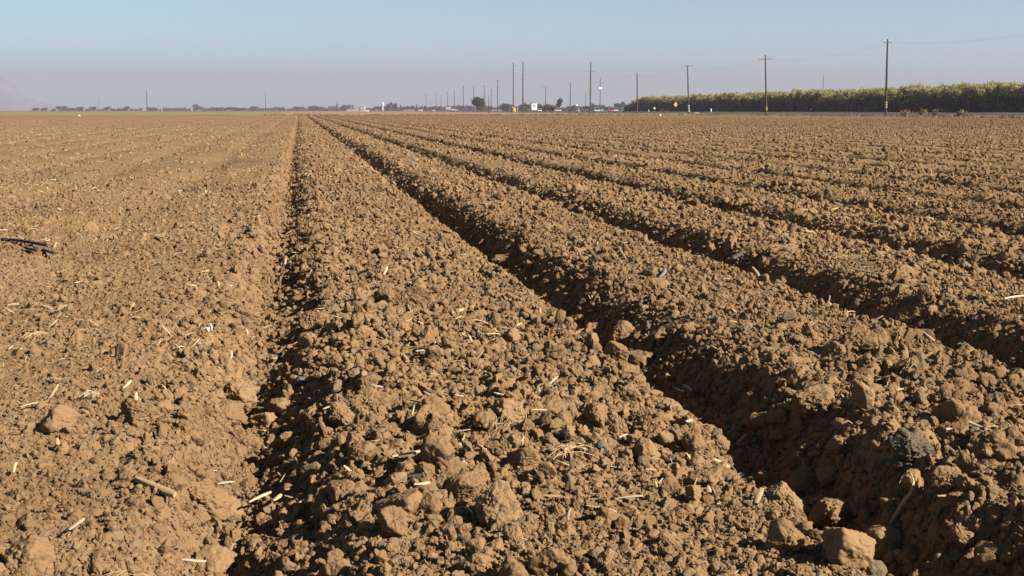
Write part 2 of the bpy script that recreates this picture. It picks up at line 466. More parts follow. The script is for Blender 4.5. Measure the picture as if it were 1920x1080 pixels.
HERO = [(372, 950, 92, 'big rounded clod on the left edge of the nearest furrow, near the bottom'),
 (455, 600, 58, 'tall clod with a black shadow on the left edge of the nearest furrow'),
 (592, 612, 50, 'pointed clod standing on the right shoulder of the nearest furrow'),
 (435, 750, 66, 'rounded clod on the left lip of the nearest furrow, middle of the photo'),
 (428, 792, 58, 'small block of a clod on the left lip just below a rounded one'),
 (500, 805, 62, 'smooth clod lying in the mouth of the nearest furrow'),
 (530, 775, 56, 'pale clod resting against a smooth one in the nearest furrow'),
 (1113, 632, 50, 'left clod of the cluster fallen in the second furrow'),
 (1163, 640, 50, 'round top clod of the cluster fallen in the second furrow'),
 (1160, 672, 48, 'middle clod of the cluster fallen in the second furrow'),
 (1207, 685, 60, 'right clod of the cluster fallen in the second furrow'),
 (1170, 700, 34, 'lowest clod of the cluster fallen in the second furrow'),
 (1520, 770, 84, 'large block-like clod with dark left face on the shaded slope'),
 (1598, 655, 66, 'large lone clod on the bed right of the second furrow'),
 (1500, 925, 72, 'square clod on the crest beside the deep shadow at lower right'),
 (1468, 945, 56, 'clod leaning under the square one on the crest at lower right'),
 (1560, 985, 74, 'broad flat clod on the crest just below the square one'),
 (1590, 1040, 96, 'largest clod at the bottom right crest of the near bed'),
 (1655, 1035, 74, 'clod touching the largest one at the bottom right crest'),
 (1348, 845, 56, 'rounded clod on the crest above the deep shadow'),
 (1300, 848, 50, 'broken clod on the crest left of a rounded one'),
 (1712, 860, 72, 'dark grey crumbly clod in the shade of the second furrow'),
 (1850, 850, 80, 'wide clod at the right edge above the shaded furrow'),
 (1795, 800, 70, 'clod at the right side on the sunlit shoulder'),
 (1780, 905, 60, 'clod half in shadow at the right side'),
 (943, 500, 44, 'pale clod on the crest of the near bed by the second furrow'),
 (985, 880, 76, 'tall clod in the coarse patch at bottom centre'),
 (925, 965, 78, 'largest clod in the coarse patch at bottom centre'),
 (868, 935, 70, 'clod left of the largest one at bottom centre'),
 (752, 965, 84, 'flat clod in the coarse patch left of bottom centre'),
 (800, 955, 60, 'clod squeezed between two larger ones at bottom centre'),
 (680, 865, 76, 'wide clod on the near bed left of the coarse patch'),
 (815, 865, 60, 'clod on the near bed above the coarse patch'),
 (740, 1000, 70, 'clod below the flat one at bottom left of centre'),
 (48, 1068, 86, 'long smooth clod in the bottom left corner'),
 (118, 800, 58, 'clod with a shadow on the smooth left bed'),
 (270, 790, 70, 'low wide clod on the smooth left bed'),
 (700, 770, 64, 'rounded clod in the middle of the near bed'),
 (640, 790, 56, 'clod near the furrow shoulder in the middle of the near bed'),
 (960, 785, 60, 'clod in the middle right of the near bed'),
 (1120, 790, 50, 'clod on the right part of the near bed'),
 (1320, 910, 56, 'clod on the lower right crest of the near bed'),
 (1230, 545, 40, 'clod on the second bed beside the straw pieces'),
 (1735, 560, 46, 'pale clod on the third bed at the right side'),
 (1370, 470, 34, 'grey brown clod in the mouth of the third furrow'),
 (895, 905, 56, 'clod in front of the tall one at bottom centre'),
 (640, 940, 60, 'clod at the right lip of the nearest furrow near the bottom'),
 (430, 975, 56, 'upright clod in the nearest furrow near the bottom'),
 (1455, 790, 40, 'small pale clod on the shaded slope of the second furrow'),
 (1415, 800, 34, 'small rounded clod on the floor of the second furrow'),
 (1800, 1010, 48, 'lit clod on the dark floor at the bottom right'),
 (1690, 880, 40, 'little clod beside the dark grey crumbly one')]
NH = 12
hero_me = [clod_mesh('clod', 900 + i, 6 if i < 5 else 5, .16) for i in range(NH)]
for me in hero_me: me.materials.clear(); me.materials.append(M['hero'])
grey_me = hero_me[3].copy(); grey_me.materials.clear(); grey_me.materials.append(M['greyclod'])
hero_xy = []
for i, (px, py, w, lab) in enumerate(HERO):
    p = ground_hit(px, py)
    v = math.hypot(p.x, p.y)
    rad = .5 * w * (v * CP) / F * 1.04
    o = link('clod', grey_me if 'dark grey' in lab else hero_me[i % NH], loc=(p.x, p.y, p.z + rad * .3), label=lab, cat='clod')
    o.scale = (rad, rad * random.uniform(.85, 1.1), rad * random.uniform(.85, 1.1))
    o.rotation_euler = (random.uniform(-.5, .5), random.uniform(-.5, .5), random.uniform(0, 6.28))
    hero_xy.append((p.x, p.y, rad))
hx = np.array(hero_xy)
used = []
for i in cand:
    if len(used) >= 245: break
    if np.min(np.hypot(hx[:, 0] - x[i], hx[:, 1] - y[i]) - hx[:, 2]) < s[i] * .7: continue
    used.append(i)
BEDS = ((-9, -.1, 'clod embedded in the smooth bed left of the nearest furrow', 'clods on the left beds'),
        (-.1, 1.4, 'clod on the rough bed between the two nearest furrows', 'clods on the near bed'),
        (1.4, 2.9, 'clod on the second bed, right of the deeply shaded furrow', 'clods on the second bed'),
        (2.9, 99, 'clod on the beds further right, beyond the third furrow', 'clods on the right beds'))
for i in used:
    for a, b, lab, grp in BEDS:
        if a <= x[i] < b: break
    sz = 'fist-sized brown ' if s[i] > .033 else 'egg-sized brown '
    o = link('clod', hero_me[5 + int(rng.integers(7))], loc=(x[i], y[i], z[i]), label=sz + lab, cat='clod', group=sz.split()[0] + ' ' + grp)
    q = s[i]; o.scale = (q, q * random.uniform(.8, 1.15), q * random.uniform(.8, 1.1))
    o.rotation_euler = tuple(rng.uniform(0, 6.28, 3))
m = np.ones(len(x), bool); m[used] = False
# loose crumbs and clods lying about the big ones are left where they fell
x, y, z, s = x[m], y[m], z[m], s[m]
n = len(x); print('clods', n)
scatter('soil_crumbs', np.stack([x, y, z], 1), rng.uniform(0, 6.28, (n, 3)),
        s[:, None] * rng.uniform(.75, 1.2, (n, 3)), rng.integers(0, NP, n), protos,
        label='loose brown crumbs and small clods of soil covering the whole field', cat='soil crumbs', kind='stuff')

# ------------------------------------------------------------------ straw and stalk bits
def straw_mesh(name, seed, length, width, curl, m, thick=.12, twist=.5, split=0):
    """a chaff strip: a bent channel-shaped piece of stalk with real thickness"""
    rs = random.Random(seed); bm = bmesh.new()
    n = 9; cs = 5; rings = []
    bx = rs.uniform(-1, 1) * curl; bz = rs.uniform(.2, 1) * curl
    for i in range(n):
        t = i / (n - 1) - .5
        c = Vector((t * length, bx * length * (t * t - .08) * 2, -bz * length * t * t * 1.2))
        a = twist * t
        wd = width * (1 - .35 * abs(2 * t) ** 3) * rs.uniform(.88, 1.1) / 2
        ring = []
        for side in (1, -1):
            for j in range(cs):
                u = (j / (cs - 1)) * 2 - 1
                u *= side
                yy = u * wd; zz = -.35 * wd * u * u + side * width * thick / 2
                ring.append(bm.verts.new(c + Vector((rs.uniform(-1, 1) * .01 * length if i in (0, n - 1) else 0, yy * math.cos(a) - zz * math.sin(a), yy * math.sin(a) + zz * math.cos(a)))))
        rings.append(ring)
    k = cs * 2
    for i in range(n - 1):
        for j in range(k):
            bm.faces.new((rings[i][j], rings[i][(j + 1) % k], rings[i + 1][(j + 1) % k], rings[i + 1][j]))
    bm.faces.new(rings[0][::-1]); bm.faces.new(rings[-1])
    me = bpy.data.meshes.new(name); bm.to_mesh(me); bm.free(); me.materials.append(m)
    return me

straws = []
for i in range(14):
    mm = (M['straw'], M['straw'], M['straw_pale'], M['straw_pale'], M['straw'], M['straw_red'])[i % 6]
    straws.append(straw_mesh('straw', 300 + i, 1, (.04, .07, .12, .17, .03, .09, .24)[i % 7], (.05, .25, .1, .08, .45, .15, .05)[i % 7], mm))
scoll = bpy.data.collections.new('straw_shapes')
for i, me in enumerate(straws): scoll.objects.link(bpy.data.objects.new('straw_shape_%02d' % i, me))

sx, sy, sr, sl = [], [], [], []
edges = 1.8 * (75 / 1.8) ** np.linspace(0, 1, 20)
for ra, rb in zip(edges[:-1], edges[1:]):
    rm = (ra + rb) / 2
    area = HALF * (rb * rb - ra * ra)
    dens = 200 if rm < 6 else (200 * 6 / rm)
    x, y, r = sample_ring(int(area * dens), ra, rb)
    cl = fbm(x, y, .5, 900, 3)
    kk = rng.uniform(size=len(x)) < np.clip(.25 + 1.3 * cl, .06, 1)
    x, y, r = x[kk], y[kk], r[kk]
    l = .014 + .06 * rng.uniform(size=len(x)) ** 2.2 + .0008 * rm
    sx.append(x); sy.append(y); sr.append(r); sl.append(l)
x, y, r, l = map(np.concatenate, (sx, sy, sr, sl))
z = height(x, y, r) + .02 + .0006 * r
rot = np.stack([rng.normal(0, .35, len(x)), rng.normal(0, .35, len(x)), rng.uniform(0, 6.28, len(x))], 1)
pid = rng.integers(0, 14, len(x))
tt = np.abs(np.arctan2(x, y) - YAW)
cand = np.where((r > 2.5) & (r < 12) & (tt < R(21)))[0]; cand = cand[np.argsort(-(l / r)[cand])][:210]
for i in cand:
    for a, b, lab, grp in ((-9, -.1, 'the bed left of the nearest furrow', 'left beds'), (-.1, 1.4, 'the bed between the two nearest furrows', 'near bed'),
                           (1.4, 2.9, 'the bed right of the shaded furrow', 'second bed'), (2.9, 99, 'the beds beyond the third furrow', 'right beds')):
        if a <= x[i] < b: break
    kd = ('tan', 'tan', 'pale', 'pale', 'tan', 'reddish')[pid[i] % 6]
    o = link('straw', straws[pid[i]], loc=(x[i], y[i], z[i]), label='short %s bit of dry stalk on %s' % (kd, lab), cat='straw', group='%s straw bits on the %s' % (kd, grp))
    o.scale = (l[i],) * 3; o.rotation_euler = tuple(rot[i])
mm = np.ones(len(x), bool); mm[cand] = False
x, y, z, l, rot, pid = x[mm], y[mm], z[mm], l[mm], rot[mm], pid[mm]
print('straw', len(x))
scatter('straw_litter', np.stack([x, y, z], 1), rot, np.repeat(l[:, None], 3, 1), pid, scoll,
        label='fine pale straw chaff scattered over the ploughed soil', cat='straw litter', kind='stuff')

def seg_straw(px0, py0, px1, py1, wpx, m, label, curl=.12, name='straw', lift=.012, cat='straw', thick=.2):
    a = ground_hit(px0, py0); b = ground_hit(px1, py1); zz = (a.z + b.z) / 2
    def on(px, py):
        q = ray(px, py); t = (zz - HC) / q[2]; return Vector((q[0] * t, q[1] * t, zz + lift + .008))
    a = on(px0, py0); b = on(px1, py1)
    d = b - a; L = d.length; v = (a.length + b.length) / 2
    me = straw_mesh(name, int(px0 * 7 + py0), L, wpx * v / F, curl, m, thick=thick)
    o = link(name, me, loc=(a + b) / 2, label=label, cat=cat)
    o.rotation_mode = 'QUATERNION'; o.rotation_quaternion = d.to_track_quat('X', 'Z')
    return o
seg_straw(258, 914, 330, 946, 15, M['straw'], 'thick tan piece of corn stalk beside the big rounded clod', .04, lift=.02, thick=.5)
seg_straw(128, 1008, 158, 986, 9, M['straw_pale'], 'pale straight stalk chip on the smooth soil at bottom left', .02)
seg_straw(466, 964, 508, 944, 8, M['straw_pale'], 'pale stalk strip lying over the dark nearest furrow', .05, lift=.03)
seg_straw(512, 962, 528, 950, 9, M['straw'], 'small tan flake beside the pale strip in the nearest furrow', .05, lift=.03)
seg_straw(736, 880, 794, 868, 9, M['straw_pale'], 'long pale curved strip on the coarse near bed', .15, lift=.03)
seg_straw(810, 870, 842, 902, 9, M['straw_red'], 'reddish brown stick between the clods at bottom centre', .05, lift=.03)
seg_straw(776, 942, 806, 938, 10, M['straw_pale'], 'pale square chip on a clod at bottom centre', .03, lift=.04)
seg_straw(796, 754, 822, 770, 8, M['straw_pale'], 'pale splintered chip in the middle of the near bed', .03, lift=.03)
seg_straw(325, 1066, 386, 1072, 9, M['straw_pale'], 'frayed pale stalk end at the bottom edge, left of the furrow', .1, lift=.02)
seg_straw(1556, 572, 1562, 612, 10, M['straw_pale'], 'pale forked stalk standing out on the second bed', .05, lift=.02)
seg_straw(1552, 550, 1556, 574, 3, M['straw'], 'thin tip above the pale forked stalk on the second bed', .1, lift=.03)
seg_straw(1756, 955, 1792, 953, 7, M['straw'], 'yellow stalk chip lying in the deep shadow at lower right', .02, lift=.03)
seg_straw(1382, 848, 1402, 830, 8, M['straw_red'], 'brown stick in the shadow behind the crest', .05, lift=.03)
seg_straw(1805, 808, 1858, 830, 7, M['straw_pale'], 'long pale strip across the clods near the right edge', .1, lift=.03)
seg_straw(1600, 512, 1645, 520, 6, M['straw_pale'], 'pale strip lying behind the straw clump on the third bed', .05, lift=.02)
seg_straw(1412, 510, 1424, 530, 6, M['straw'], 'tan stick in the mouth of the third furrow', .05, lift=.03)
seg_straw(1880, 572, 1918, 566, 6, M['straw_pale'], 'pale strip at the right edge on the third bed', .08, lift=.03)
seg_straw(286, 448, 312, 452, 5, M['straw'], 'tan stalk bit on the left bed behind the middle clods', .05, lift=.02)
seg_straw(640, 560, 655, 566, 4, M['straw_pale'], 'thin pale strip on the far part of the near bed', .05, lift=.02)
seg_straw(284, 568, 322, 574, 5, M['straw_pale'], 'pale strip on the left bed, level with the tall clod', .1, lift=.02)
seg_straw(1160, 470, 1172, 494, 5, M['straw'], 'slanting tan stalk on the second bed', .05, lift=.03)
seg_straw(1030, 740, 1046, 724, 4, M['straw_pale'], 'thin pale strip at the right of the near bed', .05, lift=.03)
seg_straw(1284, 812, 1296, 808, 9, M['straw_pale'], 'small white chip just above the crest clods', .05, lift=.03)
# the curled husk lying in the deep shadow
bm = bmesh.new()
pts = [ground_hit(px, py) + Vector((0, 0, .03 + dz)) for px, py, dz in ((1664, 1008, 0), (1678, 992, .01), (1694, 978, .02), (1706, 966, .03), (1711, 953, .045), (1704, 945, .06), (1690, 950, .055), (1684, 960, .05))]
tube(bm, pts, [.001, .005, .008, .006, .003, .002, .0015, .001], 6)
bm_obj('corn_husk', bm, M['straw'], label='curled hook-shaped dry husk lying in the deep shadow at lower right', cat='corn husk', smooth=True)
# straw bundles
def bundle(px, py, spread, n, mt, label, name='straw_bundle', lenpx=60):
    c = ground_hit(px, py); v = c.length; bm = bmesh.new()
    rs = random.Random(px)
    a0 = rs.uniform(0, 3.14)
    for i in range(n):
        a = a0 + rs.gauss(0, .45); L = lenpx * v / F * rs.uniform(.5, 1.1)
        o = Vector((rs.gauss(0, 1), rs.gauss(0, 1), 0)) * spread * v / F * .3
        d = Vector((math.cos(a), math.sin(a), 0)); sd = d.cross(Vector((0, 0, 1))) * rs.uniform(-.25, .25) * L
        pp = []
        for t in (-.5, -.2, .1, .35, .5):
            q = c + o + d * L * t + sd * (t * t * 4 - .5)
            zz = float(height(np.array([q.x]), np.array([q.y]), np.array([v]))[0])
            pp.append(Vector((q.x, q.y, .5 * zz + .5 * c.z + .02 + .012 * (1 - 4 * t * t) + rs.uniform(0, .01))))
        tube(bm, pp, rs.uniform(.0006, .0015), 5)
    return bm_obj(name, bm, mt, label=label, cat='straw bundle')
bundle(1060, 865, 60, 9, M['straw'], 'loose fan of thin straws on the right of the near bed', lenpx=110)
bundle(940, 815, 30, 10, M['straw'], 'small tangle of straws above the fan of straws', lenpx=50)
bundle(65, 640, 30, 12, M['straw'], 'tuft of root fibres on the far left of the left bed', lenpx=60)
bundle(120, 588, 30, 12, M['straw'], 'tuft of straw behind the root fibres at the left', lenpx=60)
bundle(225, 640, 20, 8, M['straw'], 'short fan of tan straw in the middle of the left bed', lenpx=70)
bundle(175, 755, 20, 12, M['straw_pale'], 'curved pale tuft of fibres on the left bed', lenpx=40)
bundle(1590, 490, 40, 12, M['straw_pale'], 'heap of pale chaff on the third bed', lenpx=36)
bundle(1470, 470, 26, 8, M['straw_pale'], 'wisp of pale chaff near the third furrow', lenpx=40)
bundle(1700, 700, 30, 8, M['straw'], 'thin straws on the second bed at the right', lenpx=60)
bundle(1430, 560, 24, 8, M['straw'], 'arched tan straws on the second bed', lenpx=50)
bundle(1200, 540, 24, 8, M['straw'], 'wisp of straw at the edge of the second furrow', lenpx=50)
bundle(640, 350, 24, 9, M['straw'], 'wisp of straw far along the near bed', lenpx=30)
bundle(220, 352, 20, 8, M['straw_pale'], 'wisp of pale straw far out on the left field', lenpx=24)
bundle(690, 560, 30, 8, M['straw'], 'dark root tangle on the left part of the near bed', lenpx=70)
seg_straw(4, 455, 88, 466, 6, M['char'], 'long charred stick lying at the far left edge', .06, name='charred_stick', lift=.03, cat='stick', thick=.7)
seg_straw(46, 470, 70, 476, 5, M['char'], 'short charred stub below the long charred stick', .05, name='charred_stick', lift=.02, cat='stick', thick=.7)
seg_straw(80, 474, 102, 481, 5, M['char'], 'charred stub right of the other charred pieces', .05, name='charred_stick', lift=.02, cat='stick', thick=.7)
seg_straw(1372, 492, 1404, 478, 8, M['char'], 'dark stick lying in the third furrow', .05, name='charred_stick', lift=.03, cat='stick', thick=.5)
seg_straw(764, 930, 790, 928, 9, M['char'], 'dark slate-like flake on the flat clod', .02, name='dark_flake', lift=.045, cat='flake', thick=.4)
seg_straw(1238, 530, 1250, 514, 6, M['steel'], 'grey feather-like flake on the second bed', .1, name='grey_flake', lift=.03, cat='flake')
def pebble(px, py, w, m, label, name='stone', cat='stone'):
    p = ground_hit(px, py); rad = .5 * w * p.length / F
    me = clod_mesh('stone', px + py, 4, .06); me.materials.clear(); me.materials.append(m)
    o = link(name, me, loc=(p.x, p.y, p.z + rad * .9), label=label, cat=cat); o.scale = (rad,) * 3
M['pebble'] = mat('pale_stone', (.4, .32, .22), .7); M['pink'] = mat('pink_plastic', (.45, .22, .22), .5); M['slate'] = mat('grey_stone', (.09, .085, .08), .8)
pebble(868, 877, 18, M['pebble'], 'small cream stone beside the reddish stick at bottom centre')
pebble(1090, 402, 13, M['pink'], 'pinkish white scrap in the third furrow', 'plastic_scrap', 'scrap')
pebble(563, 728, 24, M['slate'], 'grey stone in the nearest furrow by the pale clod')
pebble(1125, 845, 22, M['slate'], 'smooth grey stone by the fan of straws')
pebble(390, 592 + 30, 8, M['white'], 'tiny white fleck at the foot of the tall clod')
pebble(1237, 218, 3.2, M['white'], 'white scrap lying at the far edge of the field', 'plastic_scrap', 'scrap')
pebble(148, 219, 4, M['white'], 'white scrap far out at the left edge of the green crop', 'plastic_scrap', 'scrap')

# ------------------------------------------------------------------ ground, verge, road, far fields
def sheet(name, corners, z, m, nx=1, ny=1, **k):
    (xa, ya), (xb, yb) = corners
    X = np.linspace(xa, xb, nx + 1); Y = np.linspace(ya, yb, ny + 1)
    XX, YY = np.meshgrid(X, Y); V = np.stack([XX.ravel(), YY.ravel(), np.full(XX.size, z)], 1)
    I = np.arange((nx + 1) * (ny + 1)).reshape(ny + 1, nx + 1)
    Q = np.stack([I[:-1, :-1], I[:-1, 1:], I[1:, 1:], I[1:, :-1]], -1).reshape(-1, 4)
    return link(name, np_mesh(name, V, Q, m), **k)
sheet('ground', ((-9000, -300), (9000, 9000)), -.32, M['plain'], label='flat brown farmland plain reaching the horizon', cat='ground', kind='structure')
# soil under and beside the detailed field (reaches out of the frame)
def far_sheet(name, x0, x1, y0, y1, z, m, amp, step, **k):
    nx = max(2, int((x1 - x0) / step)); ny = max(2, int((y1 - y0) / step))
    X = np.linspace(x0, x1, nx + 1); Y = np.linspace(y0, y1, ny + 1); XX, YY = np.meshgrid(X, Y)
    ZZ = z + amp * fbm(XX, YY, step * 2.2, 33, 2)
    V = np.stack([XX.ravel(), YY.ravel(), ZZ.ravel()], 1)
    I = np.arange((nx + 1) * (ny + 1)).reshape(ny + 1, nx + 1)
    Q = np.stack([I[:-1, :-1], I[:-1, 1:], I[1:, 1:], I[1:, :-1]], -1).reshape(-1, 4)
    return link(name, np_mesh(name, V, Q, m, smooth=True), **k)
far_sheet('soil_margin', -260, 88, -40, 286, -.29, M['soil'], .0, 60, label='bare brown soil around the ploughed rows', cat='soil', kind='structure')
far_sheet('green_crop', -700, -8, 287, 900, -.02, M['green'], .12, 5, label='strip of low green crop beyond the left of the field', cat='crop', kind='stuff')
far_sheet('dry_grass_strip', -8, 90, 287, 430, .0, M['drygrass'], .08, 2, label='strip of pale dry grass at the far end of the field', cat='dry grass', kind='stuff')
far_sheet('brown_fallow', -8, 96, 430, 1200, -.02, M['fallow'], .15, 6, label='brown fallow land beyond the dry grass strip', cat='fallow land', kind='structure')

def strip(name, prof, y0, y1, m, step=2.5, jit=.0, **k):    # prof: (X, z) cross-section extruded along Y
    Y = np.arange(y0, y1 + step, step); V = []
    for i, (px_, pz) in enumerate(prof):
        V.append(np.stack([px_ + jit * 3 * vn(Y / 6, Y * 0 + i, 9), Y, pz + jit * vn(Y / 3.3, Y * 0 + i * 3, 19)], 1))
    V = np.stack(V, 1); a, b = V.shape[:2]; I = np.arange(a * b).reshape(a, b)
    Q = np.stack([I[:-1, :-1], I[:-1, 1:], I[1:, 1:], I[1:, :-1]], -1).reshape(-1, 4)
    return link(name, np_mesh(name, V.reshape(-1, 3), Q, m, smooth=True), **k)
strip('verge', [(86, -.3), (87.6, -.1), (89, -.02), (91, .10), (94, .18), (96.6, .22), (97.2, .1)], 60, 1500, M['verge'], jit=.06, label='rough dirt verge between the field and the road', cat='verge', kind='structure')
strip('road', [(97, .26), (100, .34), (104, .46), (108, .58), (111, .66)], 40, 2500, M['asphalt'], 20, label='grey asphalt road running along the orchard', cat='road', kind='structure')
for X_, z_ in ((97.9, .29), (104.0, .468), (110.0, .645)):
    strip('lane_line', [(X_, z_), (X_ + .15, z_ + .004)], 40, 1500, M['paint'], 20, label='painted line along the asphalt road', cat='lane line', kind='structure', group='lane lines')
strip('orchard_ground', [(110.8, .55), (112, .68), (116, .72), (200, .72), (201, -.4)], 40, 520, M['verge'], 6, jit=.03, label='dirt ground under the orchard trees', cat='orchard ground', kind='structure')

# ------------------------------------------------------------------ foliage
def cards(blobs, n, size, rs, up=0.0, shell=.55, asp=1.6):
    w = np.array([b[3] * b[4] * b[5] for b in blobs], float) ** .7; w /= w.sum()
    bi = rs.choice(len(blobs), n, p=w); B = np.array(blobs)[bi]
    d = rs.normal(size=(n, 3)); d /= np.linalg.norm(d, axis=1)[:, None]
    q = rs.uniform(shell ** 3, 1, n) ** (1 / 3)
    q *= 1 + .22 * rs.normal(size=n)
    c = B[:, :3] + d * q[:, None] * B[:, 3:6]
    a = rs.normal(size=(n, 3)); a[:, 2] += up * rs.uniform(.4, 1.6, n); a /= np.linalg.norm(a, axis=1)[:, None]
    b = np.cross(a, rs.normal(size=(n, 3))); b /= np.linalg.norm(b, axis=1)[:, None]
    s = size * rs.uniform(.55, 1.4, n)[:, None]
    a = a * s * asp * .5; b = b * s * .5
    V = np.stack([c - a, c + b - a * .1, c + a, c - b + a * .1], 1).reshape(-1, 3)
    return V

def crown_mesh(name, blobs, n, size, seed, m, up=0, asp=1.6, shell=.55):
    rs = np.random.default_rng(seed)
    V = cards(blobs, n, size, rs, up, shell, asp); V[:, 2] = np.maximum(V[:, 2], .02)
    return np_mesh(name, V, np.arange(len(V)).reshape(-1, 4), m)

def trunk_mesh(name, h, r, limbs, m, seed):
    rs = random.Random(seed); bm = bmesh.new()
    tube(bm, [(0, 0, -.2), (.02 * h, 0, h * .3), (0, .02 * h, h)], [r, r * .8, r * .5], 7)
    for i in range(limbs):
        a = rs.uniform(0, 6.28); q = rs.uniform(.5, 1) * h
        e = Vector((math.cos(a), math.sin(a), 1.1)) * h * rs.uniform(.5, .9)
        tube(bm, [(0, 0, q), tuple(Vector((0, 0, q)) + e * .5 + Vector((0, 0, .1))), tuple(Vector((0, 0, q)) + e)], [r * .45, r * .3, r * .1], 5)
    me = bpy.data.meshes.new(name); bm.to_mesh(me); bm.free(); me.materials.append(m); return me

# orchard trees: bushy lower crown, tall yellow-green shoots above
orch = []
for k in range(7):
    rs = np.random.default_rng(50 + k)
    bl = [(rs.uniform(-1.6, 1.6), rs.uniform(-1.6, 1.6), rs.uniform(.8, 3.2), rs.uniform(1.1, 1.9), rs.uniform(1.1, 1.9), rs.uniform(.9, 1.5)) for _ in range(12)]
    cm = crown_mesh('crown', bl, 3400, .21, 60 + k, M['leaf_orch'], up=.6)
    bl2 = [(rs.uniform(-2, 2), rs.uniform(-2, 2), rs.uniform(2.7, 4.3), rs.uniform(.5, .95), rs.uniform(.5, .95), rs.uniform(.6, .95)) for _ in range(20)]
    sm = crown_mesh('shoots', bl2, 4600, .12, 80 + k, M['leaf_shoot'], up=1.8, asp=3.4, shell=.1)
    tm = trunk_mesh('trunk', 1.5, .14, 5, M['wood'], 70 + k)
    orch.append((cm, sm, tm))
def tree(name, loc, meshes, sc_, rz, label, cat='tree', group=None):
    t = empty(name, loc, rz, label=label, cat=cat, group=group); t.scale = sc_
    for nm, me in meshes: link(nm, me, t)
    return t
cnt = 0
for row in range(4):
    Y = 168 + row * 2
    while Y < 448:
        X = 117.5 + row * 6.2 + random.uniform(-.5, .5)
        cm, sm, tm = orch[cnt % 7]; cnt += 1
        e = min(1, .62 + (448 - Y) / 50)
        g = e * (1 + .03 * math.sin(Y / 11.)) * random.uniform(.93, 1.06)
        rowname = ('front orchard row', 'second orchard row', 'third orchard row', 'rearmost orchard row')[row]
        tree('orchard_tree', (X, Y, .7), (('crown', cm), ('shoots', sm), ('trunk', tm)), (1, 1, g * 1.0), random.uniform(0, 6.28),
             'bushy orchard tree with yellow-green shoots in the ' + rowname, 'orchard tree', 'orchard trees, ' + rowname)
        Y += 4.2 + random.uniform(-.4, .4)

def rcrown(seed, n=420, size=1.0, m='leaf_far', kind=0):
    rs = np.random.default_rng(seed)
    if kind == 0: bl = [(rs.uniform(-2.6, 2.6), rs.uniform(-2.6, 2.6), rs.uniform(2.8, 7.6), rs.uniform(1.5, 2.6), rs.uniform(1.5, 2.6), rs.uniform(1.3, 2.4)) for _ in range(9)]
    elif kind == 1: bl = [(rs.uniform(-.5, .5), rs.uniform(-.5, .5), q, 1.9 - q * .17, 1.9 - q * .17, 1.3) for q in (1.5, 3, 4.5, 6, 7.5, 8.8)]
    else: bl = [(rs.uniform(-6, 6), rs.uniform(-2, 2), rs.uniform(1, 3.5 + 2 * rs.uniform()), rs.uniform(1.6, 3), rs.uniform(1.6, 3), rs.uniform(1.2, 2.2)) for _ in range(14)]
    return crown_mesh('crown', bl, n, size, seed, M[m], up=.3)
farc = [(rcrown(500 + i, 700, .85, kind=0)) for i in range(6)]
farn = [(rcrown(520 + i, 400, .7, kind=1)) for i in range(2)]
farw = [(rcrown(540 + i, 900, .8, kind=2)) for i in range(4)]
ftr = trunk_mesh('trunk', 4, .28, 4, M['wood'], 3)
# distant tree line: (px, width px, height px, kind)
FT = [(68, 9, 5, 0), (79, 5, 4, 0), (86, 8, 5, 0), (101, 8, 4, 2), (115, 14, 9, 0), (122, 8, 5, 0), (133, 9, 5, 0), (141, 8, 5, 0), (149, 10, 7, 0), (165, 12, 4, 2), (174, 10, 8, 0), (202, 10, 8, 0), (210, 7, 4, 0),
      (224, 10, 5, 2), (232, 8, 5, 0), (239, 8, 8, 0), (246, 6, 4, 0), (255, 8, 3, 2), (279, 9, 7, 0), (288, 8, 6, 0), (300, 6, 3, 2), (313, 8, 3, 2), (328, 8, 5, 0), (335, 9, 5, 0), (346, 5, 6, 1), (355, 7, 4, 0), (366, 9, 12, 0), (374, 12, 8, 0),
      (385, 3, 6, 1), (392, 10, 5, 2), (400, 7, 7, 0), (409, 10, 6, 0), (418, 9, 6, 0), (427, 9, 6, 0), (436, 9, 7, 0), (446, 9, 6, 0), (456, 7, 6, 0), (463, 8, 5, 0), (474, 10, 8, 0), (481, 9, 7, 0), (491, 9, 5, 0), (503, 12, 5, 2), (517, 8, 7, 0), (528, 9, 7, 0), (540, 10, 4, 2),
      (553, 8, 7, 0), (560, 10, 8, 0), (569, 4, 8, 1), (582, 9, 9, 0), (592, 10, 10, 0), (604, 8, 7, 0), (612, 9, 5, 2), (623, 9, 9, 0), (632, 6, 13, 1), (640, 8, 8, 0), (646, 12, 11, 0), (655, 8, 11, 0), (661, 5, 11, 1), (690, 10, 5, 2), (700, 9, 6, 2), (708, 10, 9, 0), (716, 9, 9, 0), (724, 9, 8, 0),
      (731, 10, 15, 0), (742, 8, 15, 0), (751, 5, 11, 1), (758, 8, 8, 0), (766, 8, 9, 0), (774, 7, 9, 0), (781, 5, 12, 1), (789, 8, 8, 0), (798, 9, 9, 0), (808, 9, 8, 0), (818, 10, 9, 0), (828, 9, 8, 0), (838, 9, 9, 0), (848, 9, 10, 0), (857, 8, 11, 0), (866, 9, 10, 0), (875, 9, 10, 0), (884, 9, 9, 0),
      (906, 9, 9, 0), (915, 9, 10, 0), (924, 9, 8, 0), (934, 9, 8, 0), (944, 12, 14, 0), (953, 12, 13, 0), (962, 8, 10, 0), (972, 8, 11, 0), (980, 9, 16, 0), (989, 12, 14, 0), (999, 12, 15, 0), (1009, 10, 13, 0), (1058, 8, 7, 2), (1066, 8, 9, 0), (1075, 10, 11, 0), (1085, 9, 9, 0), (1094, 8, 9, 0), (1104, 9, 9, 0),
      (1112, 11, 13, 0), (1121, 10, 12, 0), (1131, 9, 11, 0), (1140, 9, 9, 0), (1150, 9, 8, 2), (1158, 11, 14, 0), (1165, 12, 16, 0), (1173, 10, 12, 0), (1181, 9, 10, 0), (1190, 9, 9, 0)]
